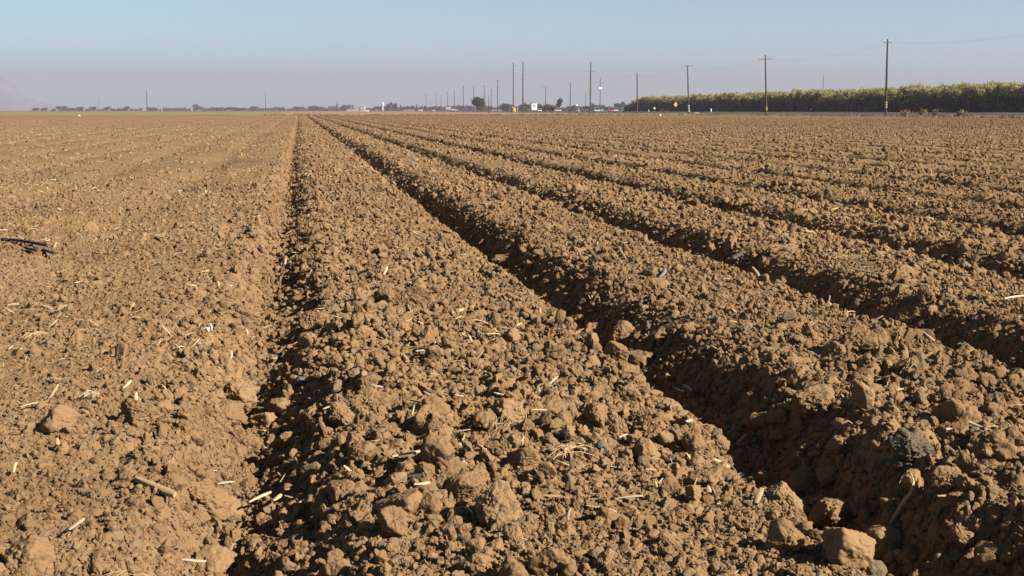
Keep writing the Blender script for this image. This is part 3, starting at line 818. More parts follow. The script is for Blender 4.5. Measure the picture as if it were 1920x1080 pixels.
for i, (px, w, h, kd) in enumerate(FT):
    v = 2300 if px < 700 else (1900 if px < 940 else 1200)
    v *= random.uniform(.9, 1.15)
    base = P(px, 207, v); base.z = -.3
    H = vis_h(h + .5, v) + 1.0; W = vis_h(w, v)
    if kd == 0: me = farc[i % 6]; sx_ = W / 6.6; sz_ = H / 9.4
    elif kd == 1: me = farn[i % 2]; sx_ = W / 3.6; sz_ = H / 10.
    else: me = farw[i % 4]; sx_ = W / 15.; sz_ = H / 6.5
    where = ('left of the thick lone pole' if px < 270 else 'between the lone poles on the left' if px < 500 else 'left of the white building' if px < 664 else 'between the white building and the dark round tree' if px < 890 else 'behind the crowded poles' if px < 1060 else 'behind the cars by the orchard end')
    kn = ('rounded', 'narrow upright', 'low spreading')[kd]
    t = tree('far_tree', base, (('crown', me), ('trunk', ftr)), (sx_, sx_, sz_), random.uniform(-.5, .5) if kd == 2 else random.uniform(0, 6.28),
             '%s hazy tree on the horizon %s' % (kn, where), 'tree', '%s horizon trees %s' % (kn, where))

rs = np.random.default_rng(77); Vl = []
for i in range(15000):
    px = rs.uniform(60, 1190); hh = 2.2 + 2.4 * (px > 260) + 1.6 * mnoise.noise(Vector((px / 9., 0, 0))) + 1.5 * (px > 700)
    if mnoise.noise(Vector((px / 14., 5, 0))) < (-.05 if px < 440 else -.3): continue
    v = (2500 if px < 900 else 1700) * rs.uniform(.97, 1.03); q = P(px, 207, v); Vl.append((q.x, q.y, rs.uniform(0, max(.3, vis_h(hh, v)))))
c = np.array(Vl); a = rs.normal(0, .9, c.shape); b = rs.normal(0, .9, c.shape)
V = np.stack([c - a, c - b, c + a, c + b], 1).reshape(-1, 3)
link('far_scrub', np_mesh('far_scrub', V, np.arange(len(V)).reshape(-1, 4), M['leaf_far']), label='low hazy scrub running along the horizon under the far trees', cat='scrub', kind='stuff')
# the dark round tree and the roadside bushes
def single_tree(px, base_py, v, wpx, hpx, m, label, seed, kind='round', name='round_tree', n=2600):
    rs = np.random.default_rng(seed); b = P(px, base_py, v)
    W = vis_h(wpx, v) / 2; H = vis_h(hpx, v)
    if kind == 'round':
        bl = [(rs.uniform(-.5, .5) * W, rs.uniform(-.5, .5) * W, H * rs.uniform(.2, .78), W * rs.uniform(.4, .62), W * rs.uniform(.4, .62), H * rs.uniform(.16, .26)) for _ in range(15)]
    elif kind == 'lean':
        bl = [(W * (-.5 + q) + rs.uniform(-.2, .2) * W, rs.uniform(-.4, .4) * W, H * (.12 + q * .68), W * (.55 - .1 * q), W * .5, H * .18) for q in (0, .2, .4, .6, .8, 1, .9, .3)]
    else:
        bl = [(rs.uniform(-.85, .85) * W, rs.uniform(-2, 2), H * rs.uniform(.15, .7), W * .22 + .5, 1.5, H * rs.uniform(.18, .3)) for _ in range(16)]
    t = empty(name, b, -YAW, label=label, cat='tree' if kind != 'hedge' else 'bush')
    link('crown', crown_mesh('crown', bl, n, max(.28, H * .045), seed, M[m], up=.3), t)
    link('trunk', trunk_mesh('trunk', H * .4, max(.08, H * .03), 5, M['wood'], seed), t)
    return t
single_tree(895.5, 207.5, 800, 28, 26, 'leaf_dark', 'dark green round tree standing alone among the distant poles', 21, n=6500)
single_tree(1047, 209, 640, 15, 25, 'leaf_olive', 'leaning yellow-green tree beside the parked white car', 22, 'lean', 'leaning_tree')
single_tree(1021, 208, 600, 26, 14, 'leaf_olive', 'olive hedge right of the white signboard', 23, 'hedge', 'roadside_bush')
single_tree(1036, 209, 590, 14, 12, 'leaf_dry', 'dry brownish bush between the hedge and the leaning tree', 24, 'hedge', 'roadside_bush')
single_tree(987, 208.5, 560, 10, 9, 'leaf_olive', 'small yellow-green bush left of the white signboard', 25, 'hedge', 'roadside_bush')
single_tree(1247, 210, 400, 10, 5, 'leaf_dry', 'dry brown bush at the foot of the orchard left of the diamond sign', 26, 'hedge', 'roadside_bush', 900)
single_tree(1900, 210, 232, 26, 5, 'leaf_dry', 'low dry weeds by the road near the right edge', 27, 'hedge', 'roadside_weeds', 500)

def weed(px, base_py, X, hpx, lean, m, label, seed, n=60, spread=.8):
    p, v = PX(px, X, 0.05); bm = bmesh.new(); rs = random.Random(seed); H = vis_h(hpx, v)
    r_ = empty('dry_weed', p, -YAW, label=label, cat='weed')
    sb = bmesh.new()
    for i in range(n):
        a = Vector((rs.gauss(0, .25) * spread, rs.gauss(0, .3), 0)); hh = H * rs.uniform(.4, 1.05)
        b = a + Vector((lean * hh + rs.gauss(0, .25) * spread, rs.gauss(0, .2), hh))
        tube(sb, [a, (a + b) / 2 + Vector((rs.gauss(0, .05), 0, .05)), b], [.02, .014, .006], 4)
        for j in range(5):
            q = a.lerp(b, rs.uniform(.4, 1)) + Vector((rs.gauss(0, .08), rs.gauss(0, .08), 0)); s_ = rs.uniform(.04, .11)
            vs = [bm.verts.new(q + Vector((rs.gauss(0, s_), rs.gauss(0, s_), rs.gauss(0, s_ * 1.6)))) for _ in range(3)]
            bm.faces.new(vs)
    bm_obj('leaves', bm, M[m], r_); bm_obj('stem', sb, M[m], r_)
weed(1694, 217, 92, 13, .5, 'leaf_dry', 'leaning dry weed just right of the nearest pole', 1)
weed(1728, 218, 91.5, 15, .3, 'leaf_dry', 'tallest reddish dry weed on the verge', 2)
weed(1750, 216, 93, 15, .55, 'leaf_olive', 'pale slanting weed on the verge beside the reddish one', 3, 26, .4)
weed(1800, 218, 92, 12, .2, 'leaf_dry', 'broad brown weed clump on the verge near the right edge', 4, 70, 1.5)
# ragged low growth along the field edge and verge
rs = np.random.default_rng(5)
n = 9000; Yv = rs.uniform(75, 420, n); Xv = 88.4 + np.abs(rs.normal(0, 1.6, n)) + .8 * vn(Yv / 7, Yv * 0, 4)
kk = fbm(Xv, Yv, 9, 44, 3) > -.15; Xv, Yv = Xv[kk], Yv[kk]; n = len(Xv)
c = np.stack([Xv, Yv, np.full(n, .02) + .03 * (Xv - 88)], 1); a = rs.normal(0, .06, (n, 3)); a[:, 2] = rs.uniform(.08, .26, n); b = rs.normal(0, .07, (n, 3)); b[:, 2] = 0
V = np.stack([c - b, c + b, c + a + b * .3, c + a - b * .3], 1).reshape(-1, 3)
link('verge_stubble', np_mesh('verge_stubble', V, np.arange(len(V)).reshape(-1, 4), M['leaf_dry']), label='low dry stubble along the edge of the field', cat='stubble', kind='stuff')
n = 60000; Xv = rs.uniform(-8, 88, n); Yv = 287 + np.abs(rs.normal(0, 14, n)); c = np.stack([Xv, Yv, np.full(n, -.02)], 1)
a = rs.normal(0, .1, (n, 3)); a[:, 2] = rs.uniform(.08, .30, n); b = rs.normal(0, .09, (n, 3)); b[:, 2] = 0
V = np.stack([c - b, c + b, c + a + b * .3, c + a - b * .3], 1).reshape(-1, 3)
M['strawgrass'] = leaf('straw_grass', (.33, .22, .11), (.43, .30, .16), (.52, .40, .24))
link('grass_blades', np_mesh('grass_blades', V, np.arange(len(V)).reshape(-1, 4), M['strawgrass']), label='pale dry grass standing at the far end of the field', cat='dry grass', kind='stuff')

# tan dirt heaps
def heap(px, py, v, w, h, m, label, name='dirt_heap'):
    bm = bmesh.new(); bmesh.ops.create_icosphere(bm, subdivisions=4, radius=1)
    W = vis_h(w, v) / 2; H = vis_h(h, v)
    for q in bm.verts:
        f = 1 + .25 * mnoise.fractal(q.co * 2 + Vector((px, 0, 0)), .8, 2, 3)
        q.co = Vector((q.co.x * W * f, q.co.y * max(W * .8, .8) * f, max(-.2, q.co.z) * H * f))
    bm_obj(name, bm, m, loc=P(px, py, v), smooth=True, label=label, cat='dirt heap')
heap(1785, 217.5, 200, 17, 2.6, M['tan_dirt'], 'small orange-tan dirt heap on the verge near the right edge')
heap(963, 209, 560, 9, 9, M['drygrass'], 'tan earth mound at the foot of a tall pole')
heap(1305, 213, 310, 14, 2, M['drygrass'], 'pale gravelly heap right of the pole with a bare crossarm')

# ------------------------------------------------------------------ poles
def pole(px, top, base, v, label, arms=(), bands=None, rad=.16, name='utility_pole', lean=0, extra=None, group=None):
    b = P(px, base, v); H = vis_h(base - top, v) * 1.0
    r_ = empty(name, b, -YAW, label=label, cat='utility pole', group=group); r_.rotation_euler[1] = lean
    bm = bmesh.new(); tube(bm, [(0, 0, -.6), (0, 0, H * .5), (0, 0, H)], [rad, rad * .85, rad * .62], 10)
    bm_obj('pole_shaft', bm, M['wood'], r_, smooth=False)
    for (py, half, off) in arms:                   # crossarms: pixel height, half width in m, offset
        z = vis_h(base - py, v); bm = bmesh.new()
        box(bm, off - half, off + half, -.20, -.08, z - .07, z + .07, .01)
        ca = bm_obj('crossarm', bm, M['wood_pale'], r_)
        bm = bmesh.new()
        for t in ((-.93, -.5, .5, .93) if half > .6 else (-.9, .9)):
            tube(bm, [(off + t * half, -.14, z + .07), (off + t * half, -.14, z + .14), (off + t * half, -.14, z + .24)], [.03, .065, .04], 8)
        bm_obj('insulator', bm, M['steel'], ca)
    if bands:
        colr, y0, y1, nb = bands; colr = {'yellow': 'band_yellow', 'white': 'band_white'}[colr]
        for i in range(nb):
            za = vis_h(base - (y0 + (y1 - y0) * (i + .1) / nb), v); zb = vis_h(base - (y0 + (y1 - y0) * (i + .75) / nb), v)
            bm = bmesh.new(); tube(bm, [(0, 0, zb), (0, 0, za)], rad + .012, 12)
            bm_obj('reflective_band', bm, M[colr], r_)
    if extra == 'transformer':
        z = vis_h(base - 166, v)
        for s_ in (-.55, 0, .55):
            bm = bmesh.new(); tube(bm, [(s_, -.45, z - .5), (s_, -.45, z + .35), (s_, -.45, z + .42)], [.24, .24, .12], 12)
            bm_obj('transformer_can', bm, M['white'], r_)
    if extra == 'davit':
        for py in (120, 131, 141):
            z = vis_h(base - py, v); bm = bmesh.new(); tube(bm, [(0, 0, z), (1.0, 0, z + .12), (2.2, 0, z + .2)], [.05, .04, .03], 6)
            bm_obj('davit_arm', bm, M['steel'], r_)
    return r_
NEARP = []
p, v = PX(1660.5, 92); NEARP.append(pole(1660.5, 77, 218.5, v, 'nearest tall wooden pole with yellow bands and short crossarm, before the orchard', [(83, .65, 0)], ('yellow', 191, 203, 3), .19, lean=R(-.8)))
p, v = PX(1437, 92); NEARP.append(pole(1437, 106, 215, v, 'wooden pole with wide crossarm and yellow bands, second from the right', [(113, 1.45, 0)], ('yellow', 200, 207.5, 3), .19, lean=R(-2.6)))
p, v = PX(1291.5, 92); NEARP.append(pole(1291.5, 124, 212.5, v, 'T-shaped pole with white-banded foot right of the diamond sign', [(125.5, 1.35, 0)], ('white', 197, 211, 3), .19, lean=R(-2.6)))
p, v = PX(1195, 92); NEARP.append(pole(1195, 138, 210.5, v, 'plain tall pole at the left end of the orchard', [(141, .3, 0)], None, .20, lean=R(-1.2)))
p, v = PX(1107, 92); NEARP.append(pole(1106.5, 118, 210.5, v, 'very tall thick pole behind the dark car', [(135, 1.7, -.3), (156, .6, .4)], None, .25, 'utility_pole', R(.3)))
p, v = PX(1069, 92); pole(1069, 156, 210.5, v, 'slim pole between the leaning tree and the round sign', (), None, .17)
pole(1023, 162, 208, 500, 'pole with a wide lopsided crossarm above the olive hedge', [(163.5, 1.65, -.55)], None, .17)
pole(1098, 171, 207, 700, 'short slim pole behind the dark car roof', (), None, .15)
pole(1125, 148, 208, 600, 'pole with crossarm and white transformers above the white cars', [(156, 1.9, 0)], None, .17, extra='transformer')
pole(980.5, 117, 211, 520, 'tallest pole with side arms left of the white signboard', [(150, 1.0, 0), (153.5, .7, 0)], None, .27, extra='davit')
pole(962.5, 119, 209, 560, 'tall double-crossarm pole rising from the tan mound', [(125.5, 1.4, 0), (140, 1.2, 0)], None, .25)
pole(933, 151, 207.5, 700, 'tall pole with crossarm midway between the mound and the round tree', [(152.5, 1.5, .2), (168, .6, .8)], None, .24)
pole(921, 168, 209.5, 600, 'shorter pole just left of a tall one', [(169.5, .4, .1)], None, .17)
pole(916, 180, 212, 480, 'short bare post right of the round tree', (), None, .13)
pole(908, 160, 208, 850, 'pole with crossarms touching the right side of the round tree', [(163, 1.5, .2), (175, 1.2, -.6)], None, .25)
pole(888, 161, 208, 900, 'pole rising behind the dark round tree', [(167, 1.1, 0)], None, .22)
pole(869, 161, 207.5, 950, 'tall pole just left of the dark round tree', [(164, 1.2, 0), (176, 1.2, 0)], None, .27)
for px, top, v in ((852, 170, 1150), (839, 173, 1250), (827, 177, 1350), (818, 176, 1450), (799, 176, 1600)):
    pole(px, top, 207.5, v, 'one of the shrinking poles in the far line left of the round tree', [(top + 3, 1.5, 0)], None, .30, group='far line of poles')
for px, top in ((785, 196), (776, 194), (809, 190), (791, 193)):
    pole(px, top, 207.3, 1900, 'tiny hazy pole among the far trees', (), None, .22, group='tiny far poles')
pole(186, 182, 207.5, 1100, 'thin faint pole at the far left', (), None, .17)
pole(276, 168, 207.5, 680, 'thick lone pole on the left horizon', (), None, .19)
pole(498, 176, 207.5, 850, 'lone pole standing at the right end of the green strip', (), None, .17)
pole(1542, 142, 207, 700, 'far pole showing its top above the orchard', [(151, .8, 0)], None, .2)

# wires along the road
def wire(a, b, sag, label, rad=.0045):
    bm = bmesh.new()
    pts = [a.lerp(b, t) - Vector((0, 0, sag * 4 * t * (1 - t))) for t in [i / 16 for i in range(17)]]
    tube(bm, pts, rad, 4)
    bm_obj('power_wire', bm, M['wire'], label=label, cat='wire', group='wires strung along the road')
tops = []
for px, py in ((1660.5, 82), (1434.5, 112), (1290, 125), (1195, 140), (1107, 135), (1069, 157)):
    p, v = PX(px, 92); tops.append(P(px, py, v))
tops.insert(0, Vector((92, tops[0].y - 62, tops[0].z)))
for i in range(len(tops) - 1):
    for o_ in (-.6, .6):
        wire(tops[i] + Vector((o_, 0, .15)), tops[i + 1] + Vector((o_, 0, .15)), 1.1, 'thin power wire strung between the poles along the road')

# ------------------------------------------------------------------ signs and posts
p, v = PX(1267, 113, .7); s_ = empty('warning_sign', p, -YAW + .35, label='yellow diamond warning sign with black arrow before the orchard', cat='road sign')
hz = vis_h(209.5 - 197, v); q = vis_h(4.6, v)
def plate(pts, th, y):
    bm = bmesh.new(); a = [bm.verts.new((x_, y, z_)) for x_, z_ in pts]; b = [bm.verts.new((x_, y + th, z_)) for x_, z_ in pts]
    bm.faces.new(a); bm.faces.new(b[::-1]); k = len(pts)
    for i in range(k): bm.faces.new((a[i], b[i], b[(i + 1) % k], a[(i + 1) % k]))
    return bm
bm_obj('sign_plate', plate([(0, hz - q), (q, hz), (0, hz + q), (-q, hz)], .02, -.08), M['yellow'], s_)
bm_obj('arrow', plate([(-.10 * q, hz - .5 * q), (.08 * q, hz - .5 * q), (.08 * q, hz - .15 * q), (.45 * q, hz + .02 * q), (.1 * q, hz + .4 * q), (.1 * q, hz + .5 * q), (-.1 * q, hz + .5 * q)], .006, -.088), M['black'], s_)
bm = bmesh.new(); box(bm, -.05, .05, -.05, .05, -.2, hz + q * .6); bm_obj('post', bm, M['wood_pale'], s_)
b = P(1001.8, 209, 520); s_ = empty('signboard', b, -YAW, label='white square signboard with green round emblem beside the road', cat='sign')
W = vis_h(5.3, 520); z0 = vis_h(2.5, 520); z1 = vis_h(14.6, 520)
bm = bmesh.new(); box(bm, -W, W, -.08, .08, z0, z1, .02); bm_obj('board', bm, M['white'], s_)
bm = bmesh.new(); r_ = bmesh.ops.create_cone(bm, cap_ends=True, segments=24, radius1=.62, radius2=.62, depth=.03)
for q_ in bm.verts: q_.co = Vector((q_.co.x, -.10 + q_.co.z, q_.co.y * .8 + z1 - .85))
M['palegreen'] = mat('pale_green_paint', (.42, .55, .52), .6)
bm_obj('emblem', bm, M['palegreen'], s_)
for sx_ in (-W + .15, W - .15):
    bm = bmesh.new(); box(bm, sx_ - .06, sx_ + .06, -.06, .06, -.3, z0); bm_obj('post', bm, M['wood'], s_)
def round_sign(px, py, base, v, rad, label):
    b = P(px, base, v); s_ = empty('round_sign', b, -YAW, label=label, cat='road sign'); z = vis_h(base - py, v)
    bm = bmesh.new(); bmesh.ops.create_cone(bm, cap_ends=True, segments=20, radius1=rad, radius2=rad, depth=.03)
    for q_ in bm.verts: q_.co = Vector((q_.co.x, -.06 + q_.co.z, q_.co.y + z))
    bm_obj('sign_plate', bm, M['white'], s_)
    bm = bmesh.new(); box(bm, -.04, .04, -.04, .04, -.2, z); bm_obj('post', bm, M['steel'], s_)
round_sign(1082, 197.5, 210, 480, .42, 'white round sign on a post left of the dark car')
round_sign(1227, 203, 210, 400, .30, 'small white round marker on a pale post at the foot of the orchard')
def post(px, top, base, v, w, label, m='white', cat='post'):
    b = P(px, base, v); H = vis_h(base - top, v); s_ = empty('marker_post', b, -YAW, label=label, cat=cat)
    bm = bmesh.new(); tube(bm, [(0, 0, -.2), (0, 0, H * .9), (0, 0, H)], [w, w, w * .6], 10); bm_obj('post_body', bm, M[m], s_, smooth=True)
    bm = bmesh.new(); tube(bm, [(0, 0, H * .62), (0, 0, H * .74)], w * 1.05, 10); bm_obj('band', bm, M['steel'], s_)
post(1333, 204, 210.7, 350, .2, 'thick white post at the foot of the orchard between two poles')
post(1216, 206, 210.5, 400, .12, 'small white post left of the round marker')
post(1040.5, 205, 211, 470, .10, 'thin pale post in front of the leaning tree')
post(1085, 203, 211, 470, .11, 'pale post below the white round sign')
post(970.5, 195, 211, 520, .09, 'thin pale post between the tan mound and the tallest pole')
post(1740, 204, 209, 245, .17, 'small white post under the orchard behind the dry weeds')

# ------------------------------------------------------------------ vehicles (front views, coming along the road)
def vehicle(px, base, v, W, H, L, paint, label, kind='car', rz=None, cat='car'):
    b = P(px, base, v); r_ = empty('parked_' + kind if kind != 'car' else 'car', b, -YAW if rz is None else rz, label=label, cat=cat)
    w = W / 2
    sec = {  # (y from front, half width factor, z0, z1)
        'car': [(0, .82, .30, .52), (.06, .96, .22, .70), (.25, 1, .2, .78), (.5, 1, .2, .80), (.85, 1, .2, .82), (.97, .95, .25, .78), (1, .85, .32, .6)],
        'suv': [(0, .85, .32, .62), (.05, .97, .25, .86), (.22, 1, .22, .95), (.5, 1, .22, .98), (.9, 1, .22, .98), (1, .93, .3, .9)],
    }['suv' if kind in ('suv', 'pickup', 'truck') else 'car']
    bm = bmesh.new(); rings = []
    def ring(y, f, za, zb, top):
        pts = [(-f * w, za), (-f * w * 1.0, (za + zb) / 2), (-f * w * .96, zb - .04), (-f * w * top, zb), (f * w * top, zb), (f * w * .96, zb - .04), (f * w, (za + zb) / 2), (f * w, za)]
        return [bm.verts.new((x_, y, z_)) for x_, z_ in pts]
    for (t, f, za, zb) in sec: rings.append(ring(t * L, f, za, zb, .86))
    for i in range(len(rings) - 1):
        for j in range(8): bm.faces.new((rings[i][j], rings[i + 1][j], rings[i + 1][(j + 1) % 8], rings[i][(j + 1) % 8]))
    bm.faces.new(rings[0]); bm.faces.new(rings[-1][::-1])
    bm_obj('body', bm, paint, r_)
    zb = .79 if kind == 'car' else .95
    y0, y1, y2, y3 = {'car': (.26, .42, .72, .9), 'suv': (.22, .34, .9, .98), 'pickup': (.24, .34, .52, .56), 'truck': (.1, .16, .3, .32)}[kind]
    def cabin(grow, zlo, zhi, m, nm, inset=0):
        bm = bmesh.new()
        A = [bm.verts.new((sx_ * w * (.92 + grow), L * yy, zlo)) for sx_, yy in ((-1, y0 - grow), (1, y0 - grow), (1, y3 + grow), (-1, y3 + grow))]
        B = [bm.verts.new((sx_ * w * (.74 + grow), L * yy, zhi)) for sx_, yy in ((-1, y1 - grow), (1, y1 - grow), (1, y2 + grow), (-1, y2 + grow))]
        bm.faces.new(A[::-1]); bm.faces.new(B)
        for i in range(4): bm.faces.new((A[i], A[(i + 1) % 4], B[(i + 1) % 4], B[i]))
        bm_obj(nm, bm, m, r_)
    cabin(0, zb - .02, H - .07, M['glass_dark'], 'windows')
    bm = bmesh.new(); box(bm, -w * .76, w * .76, L * y1 - .05, L * y2 + .05, H - .085, H, .03); bm_obj('roof', bm, paint, r_)
    for s in (-1, 1):
        for yy in (.17, .82):
            bm = bmesh.new(); tube(bm, [(s * w * .99 - .1 * s * 0 - s * .22, yy * L, .33), (s * w * .99, yy * L, .33)], .33, 16)
            wh = bm_obj('wheel', bm, M['rubber'], r_)
            bm = bmesh.new(); tube(bm, [(s * w * .97, yy * L, .33), (s * (w + .012), yy * L, .33)], .19, 12); bm_obj('rim', bm, M['steel'], wh)
        bm = bmesh.new(); box(bm, s * w * .66 - .17, s * w * .66 + .17, -.03, .12, .56 if kind == 'car' else .66, .68 if kind == 'car' else .8, .02); bm_obj('headlight', bm, M['lamp'], r_)
    bm = bmesh.new(); box(bm, -w * .42, w * .42, -.02, .1, .42, .56, .01); bm_obj('grille', bm, M['black'], r_)
    bm = bmesh.new(); box(bm, -w * .26, w * .26, -.035, .03, .3, .4, .005); bm_obj('number_plate', bm, M['white'], r_)
    if kind == 'truck':
        bm = bmesh.new(); box(bm, -w, w, L * .34, L, .8, H + .5, .03); bm_obj('cargo_box', bm, paint, r_)
    return r_
M['navy'] = mat('dark_blue_paint', (.03, .035, .055), .3, spec=.6)
M['redp'] = mat('red_paint', (.85, .02, .06), .3, spec=.6)
M['whitep'] = mat('white_car_paint', (.8, .8, .8), .3, spec=.6)
M['silver'] = mat('silver_paint', (.30, .31, .32), .35, spec=.6)
M['blackp'] = mat('black_car_paint', (.02, .02, .022), .3, spec=.6)
vehicle(1097, 209.8, 470, 2.1, 1.75, 4.7, M['navy'], 'dark blue car facing forward beside the very tall pole', 'suv')
vehicle(1119, 210, 460, 2.0, 1.6, 4.6, M['whitep'], 'white car left of the red car', 'car')
vehicle(1127, 209.6, 500, 1.9, 1.7, 4.6, M['silver'], 'silver car half hidden behind the white car', 'suv')
vehicle(1147, 210, 450, 2.1, 1.5, 4.5, M['redp'], 'red car on the road', 'car')
vehicle(1155, 209.4, 500, 1.8, 1.5, 4.5, M['whitep'], 'small white car just behind the red car', 'car')
vehicle(1174, 209.8, 450, 1.9, 1.75, 4.6, M['blackp'], 'black car near the left end of the orchard', 'suv')
vehicle(1182.5, 209.4, 480, 1.8, 2.0, 5, M['silver'], 'grey pickup right behind the black car', 'pickup', cat='pickup')
vehicle(1012, 209.6, 560, 1.9, 1.45, 4.5, M['whitep'], 'white car just right of the signboard', 'car')
vehicle(1020.5, 209, 600, 2.2, 2.2, 5, M['blackp'], 'dark van in front of the olive hedge', 'suv', cat='van')
vehicle(1026, 208.8, 620, 1.9, 1.5, 4.5, M['silver'], 'pale car half in front of the olive hedge', 'car')
vehicle(1047, 209.5, 520, 2.1, 1.5, 4.5, M['whitep'], 'white car under the leaning tree', 'car')
vehicle(849, 206.3, 1000, 2.3, 1.9, 5.5, M['whitep'], 'far white truck left of the round tree', 'truck', R(70), 'truck')
vehicle(858, 207.3, 1000, 2.0, 1.3, 4.6, M['whitep'], 'far white car between the white truck and the round tree', 'car', R(80))

# ------------------------------------------------------------------ far buildings
def building(px, base, v, wpx, hpx, dep, m, rm, label, name='white_building', cat='building', parts=None, pitch=.12):
    b = P(px, base, v); W = vis_h(wpx, v); H = vis_h(hpx, v); r_ = empty(name, b, -YAW, label=label, cat=cat)
    bm = bmesh.new(); box(bm, -W / 2, W / 2, 0, dep, -.6, H * .9); bm_obj('wall', bm, m, r_)
    bm = bmesh.new(); e = W * .01
    pts = [(-W / 2 - e, H * .9 + .01), (W / 2 + e, H * .9 + .01), (W / 2 + e, H * .92), (0, H * (1 + pitch * .3)), (-W / 2 - e, H * .92)]
    a = [bm.verts.new((x_, -.3, z_)) for x_, z_ in pts]; b2 = [bm.verts.new((x_, dep + .3, z_)) for x_, z_ in pts]
    bm.faces.new(a); bm.faces.new(b2[::-1])
    for i in range(5): bm.faces.new((a[i], b2[i], b2[(i + 1) % 5], a[(i + 1) % 5]))
    bm_obj('roof', bm, rm, r_)
    bm = bmesh.new(); box(bm, -W * .12, W * .12, -.12, .05, 0, H * .45); bm_obj('door', bm, M['roof_grey'], r_)
    return r_
building(669.5, 207.8, 1500, 8, 9.8, 9, M['concrete'], M['concrete'], 'left half of the pair of tall white sheds on the horizon')
building(679.5, 207.8, 1500, 8.5, 9.8, 9, M['concrete'], M['concrete'], 'right half of the pair of tall white sheds on the horizon')
building(674, 207.8, 1530, 5, 7, 9, M['concrete'], M['roof_grey'], 'lower grey shed filling the gap between the tall white sheds')
building(688, 208, 1500, 5, 2, 6, M['white'], M['concrete'], 'tiny white hut right of the tall white sheds')
building(766, 207.6, 1400, 18, 2.3, 9, M['concrete'], M['roof_grey'], 'long low pale shed right of the water tower')
building(788, 207.6, 1400, 6, 2.2, 9, M['white'], M['concrete'], 'short low white shed left of the far line of poles')
building(813, 207.7, 1400, 4, 1.8, 8, M['white'], M['concrete'], 'tiny white shed under the far line of poles')
building(930, 207.7, 900, 20, 2.6, 6, M['concrete'], M['roof_grey'], 'low pale wall-like shed behind the poles right of the round tree')
building(658, 207.9, 1700, 16, 4, 9, M['roof_grey'], M['roof_grey'], 'long grey shed left of the tall white sheds')
# water tower
b = P(718, 207, 1700); t = empty('water_tower', b, -YAW, label='white water tower rising over the far trees', cat='water tower')
z1 = vis_h(207 - 191.5, 1700); z0 = vis_h(207 - 198.5, 1700); w = vis_h(1.9, 1700)
bm = bmesh.new(); tube(bm, [(0, 0, z0 - .5), (0, 0, z0 + .6), (0, 0, z1 - 1.4), (0, 0, z1 - .3), (0, 0, z1)], [w * .5, w, w * .98, w * .5, .1], 20); bm_obj('tank', bm, M['white'], t, smooth=True)
for a in range(4):
    bm = bmesh.new(); c_, s_ = math.cos(a * math.pi / 2 + .7) * w * .8, math.sin(a * math.pi / 2 + .7) * w * .8
    tube(bm, [(c_ * 1.2, s_ * 1.2, -.5), (c_, s_, z0 + .6)], .22, 8); bm_obj('leg', bm, M['white'], t)

# ------------------------------------------------------------------ far hill at the left
V = []; nx, ny = 90, 24
dist = 7700
for j in range(ny):
    for i in range(nx):
        px = -420 + (640) * i / (nx - 1)
        v = dist + j * 40
        prof = np.interp(px, [-420, -200, -60, 0, 22, 40, 70, 110, 160, 220], [0, 42, 56, 57, 50, 30, 16, 8, 3, 0])
        u = j / (ny - 1)
        e = math.sin(math.pi * min(1, u * 1.1)) ** .8 if u < .95 else 0
        zz = vis_h(prof, dist + 400) * e * (1 + .22 * mnoise.fractal(Vector((px / 30., j / 4., 2)), .7, 2, 4))
        q = P(px, 207, v); V.append((q.x, q.y, max(-.4, zz - .4)))
I = np.arange(nx * ny).reshape(ny, nx)
Q = np.stack([I[:-1, :-1], I[:-1, 1:], I[1:, 1:], I[1:, :-1]], -1).reshape(-1, 4)
link('hills', np_mesh('hills', V, Q, M['hill'], smooth=True), label='faint hazy hills at the far left of the horizon', cat='hills', kind='structure')

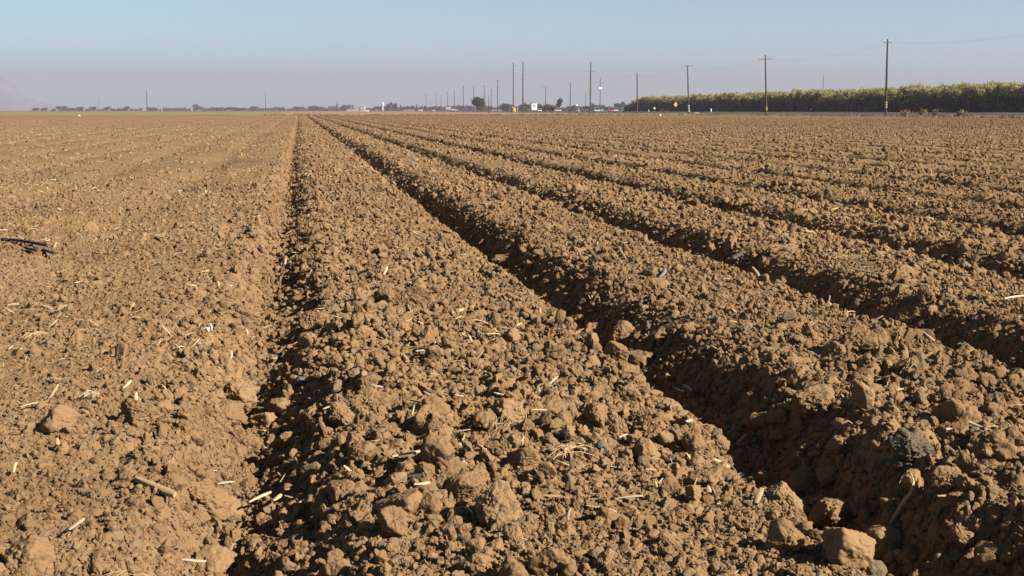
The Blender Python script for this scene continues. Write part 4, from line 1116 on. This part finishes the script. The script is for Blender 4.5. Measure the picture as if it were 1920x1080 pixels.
# ------------------------------------------------------------------ haze
HAZE = .00023
bm = bmesh.new(); box(bm, -8800, 8800, -280, 8800, -1.6, 235)
hm = bpy.data.materials.new('haze'); hm.use_nodes = True; nt = hm.node_tree; nt.nodes.clear()
out = nt.nodes.new('ShaderNodeOutputMaterial'); pv = nt.nodes.new('ShaderNodeVolumePrincipled')
pv.inputs['Color'].default_value = (.295, .29, .372, 1); pv.inputs['Density'].default_value = HAZE; pv.inputs['Anisotropy'].default_value = .1
nt.links.new(pv.outputs[0], out.inputs['Volume'])
bm_obj('haze', bm, hm, label='thin mauve haze in the air over the far plain', cat='haze', kind='stuff')

# ------------------------------------------------------------------ light
SUN_EL = R(33); AZ_REL = R(115)        # clockwise from the view direction
az = YAW + AZ_REL                       # clockwise from +Y
sun_dir = Vector((math.sin(az) * math.cos(SUN_EL), math.cos(az) * math.cos(SUN_EL), math.sin(SUN_EL)))
ld = bpy.data.lights.new('sun', 'SUN'); ld.energy = 5.0; ld.angle = R(.53); ld.color = (1, .93, .84)
lo = bpy.data.objects.new('sun', ld); C.objects.link(lo); lo.rotation_mode = 'QUATERNION'
lo.rotation_quaternion = sun_dir.to_track_quat('Z', 'Y')
w = bpy.data.worlds.new('World'); sc.world = w; w.use_nodes = True; nt = w.node_tree
sky = nt.nodes.new('ShaderNodeTexSky'); sky.sky_type = 'NISHITA'; sky.sun_disc = False
sky.sun_elevation = SUN_EL; sky.sun_rotation = az
sky.air_density = .5; sky.dust_density = .3; sky.ozone_density = 1.5; sky.altitude = 0
bg = nt.nodes['Background']; bg.inputs['Strength'].default_value = .05
tint = nt.nodes.new('ShaderNodeMix'); tint.data_type = 'RGBA'; tint.blend_type = 'MULTIPLY'; tint.inputs[0].default_value = 1
tint.inputs[7].default_value = (.97, 1.03, .86, 1)      # white balance of the sky light
nt.links.new(sky.outputs[0], tint.inputs[6]); nt.links.new(tint.outputs[2], bg.inputs['Color'])
sc.view_settings.view_transform = 'Standard'; sc.view_settings.look = 'None'
sc.view_settings.exposure = 1.8; sc.view_settings.gamma = 1
sc.cycles.volume_bounces = 1; sc.cycles.max_bounces = 6; sc.cycles.diffuse_bounces = 1
sc.cycles.use_denoising = True
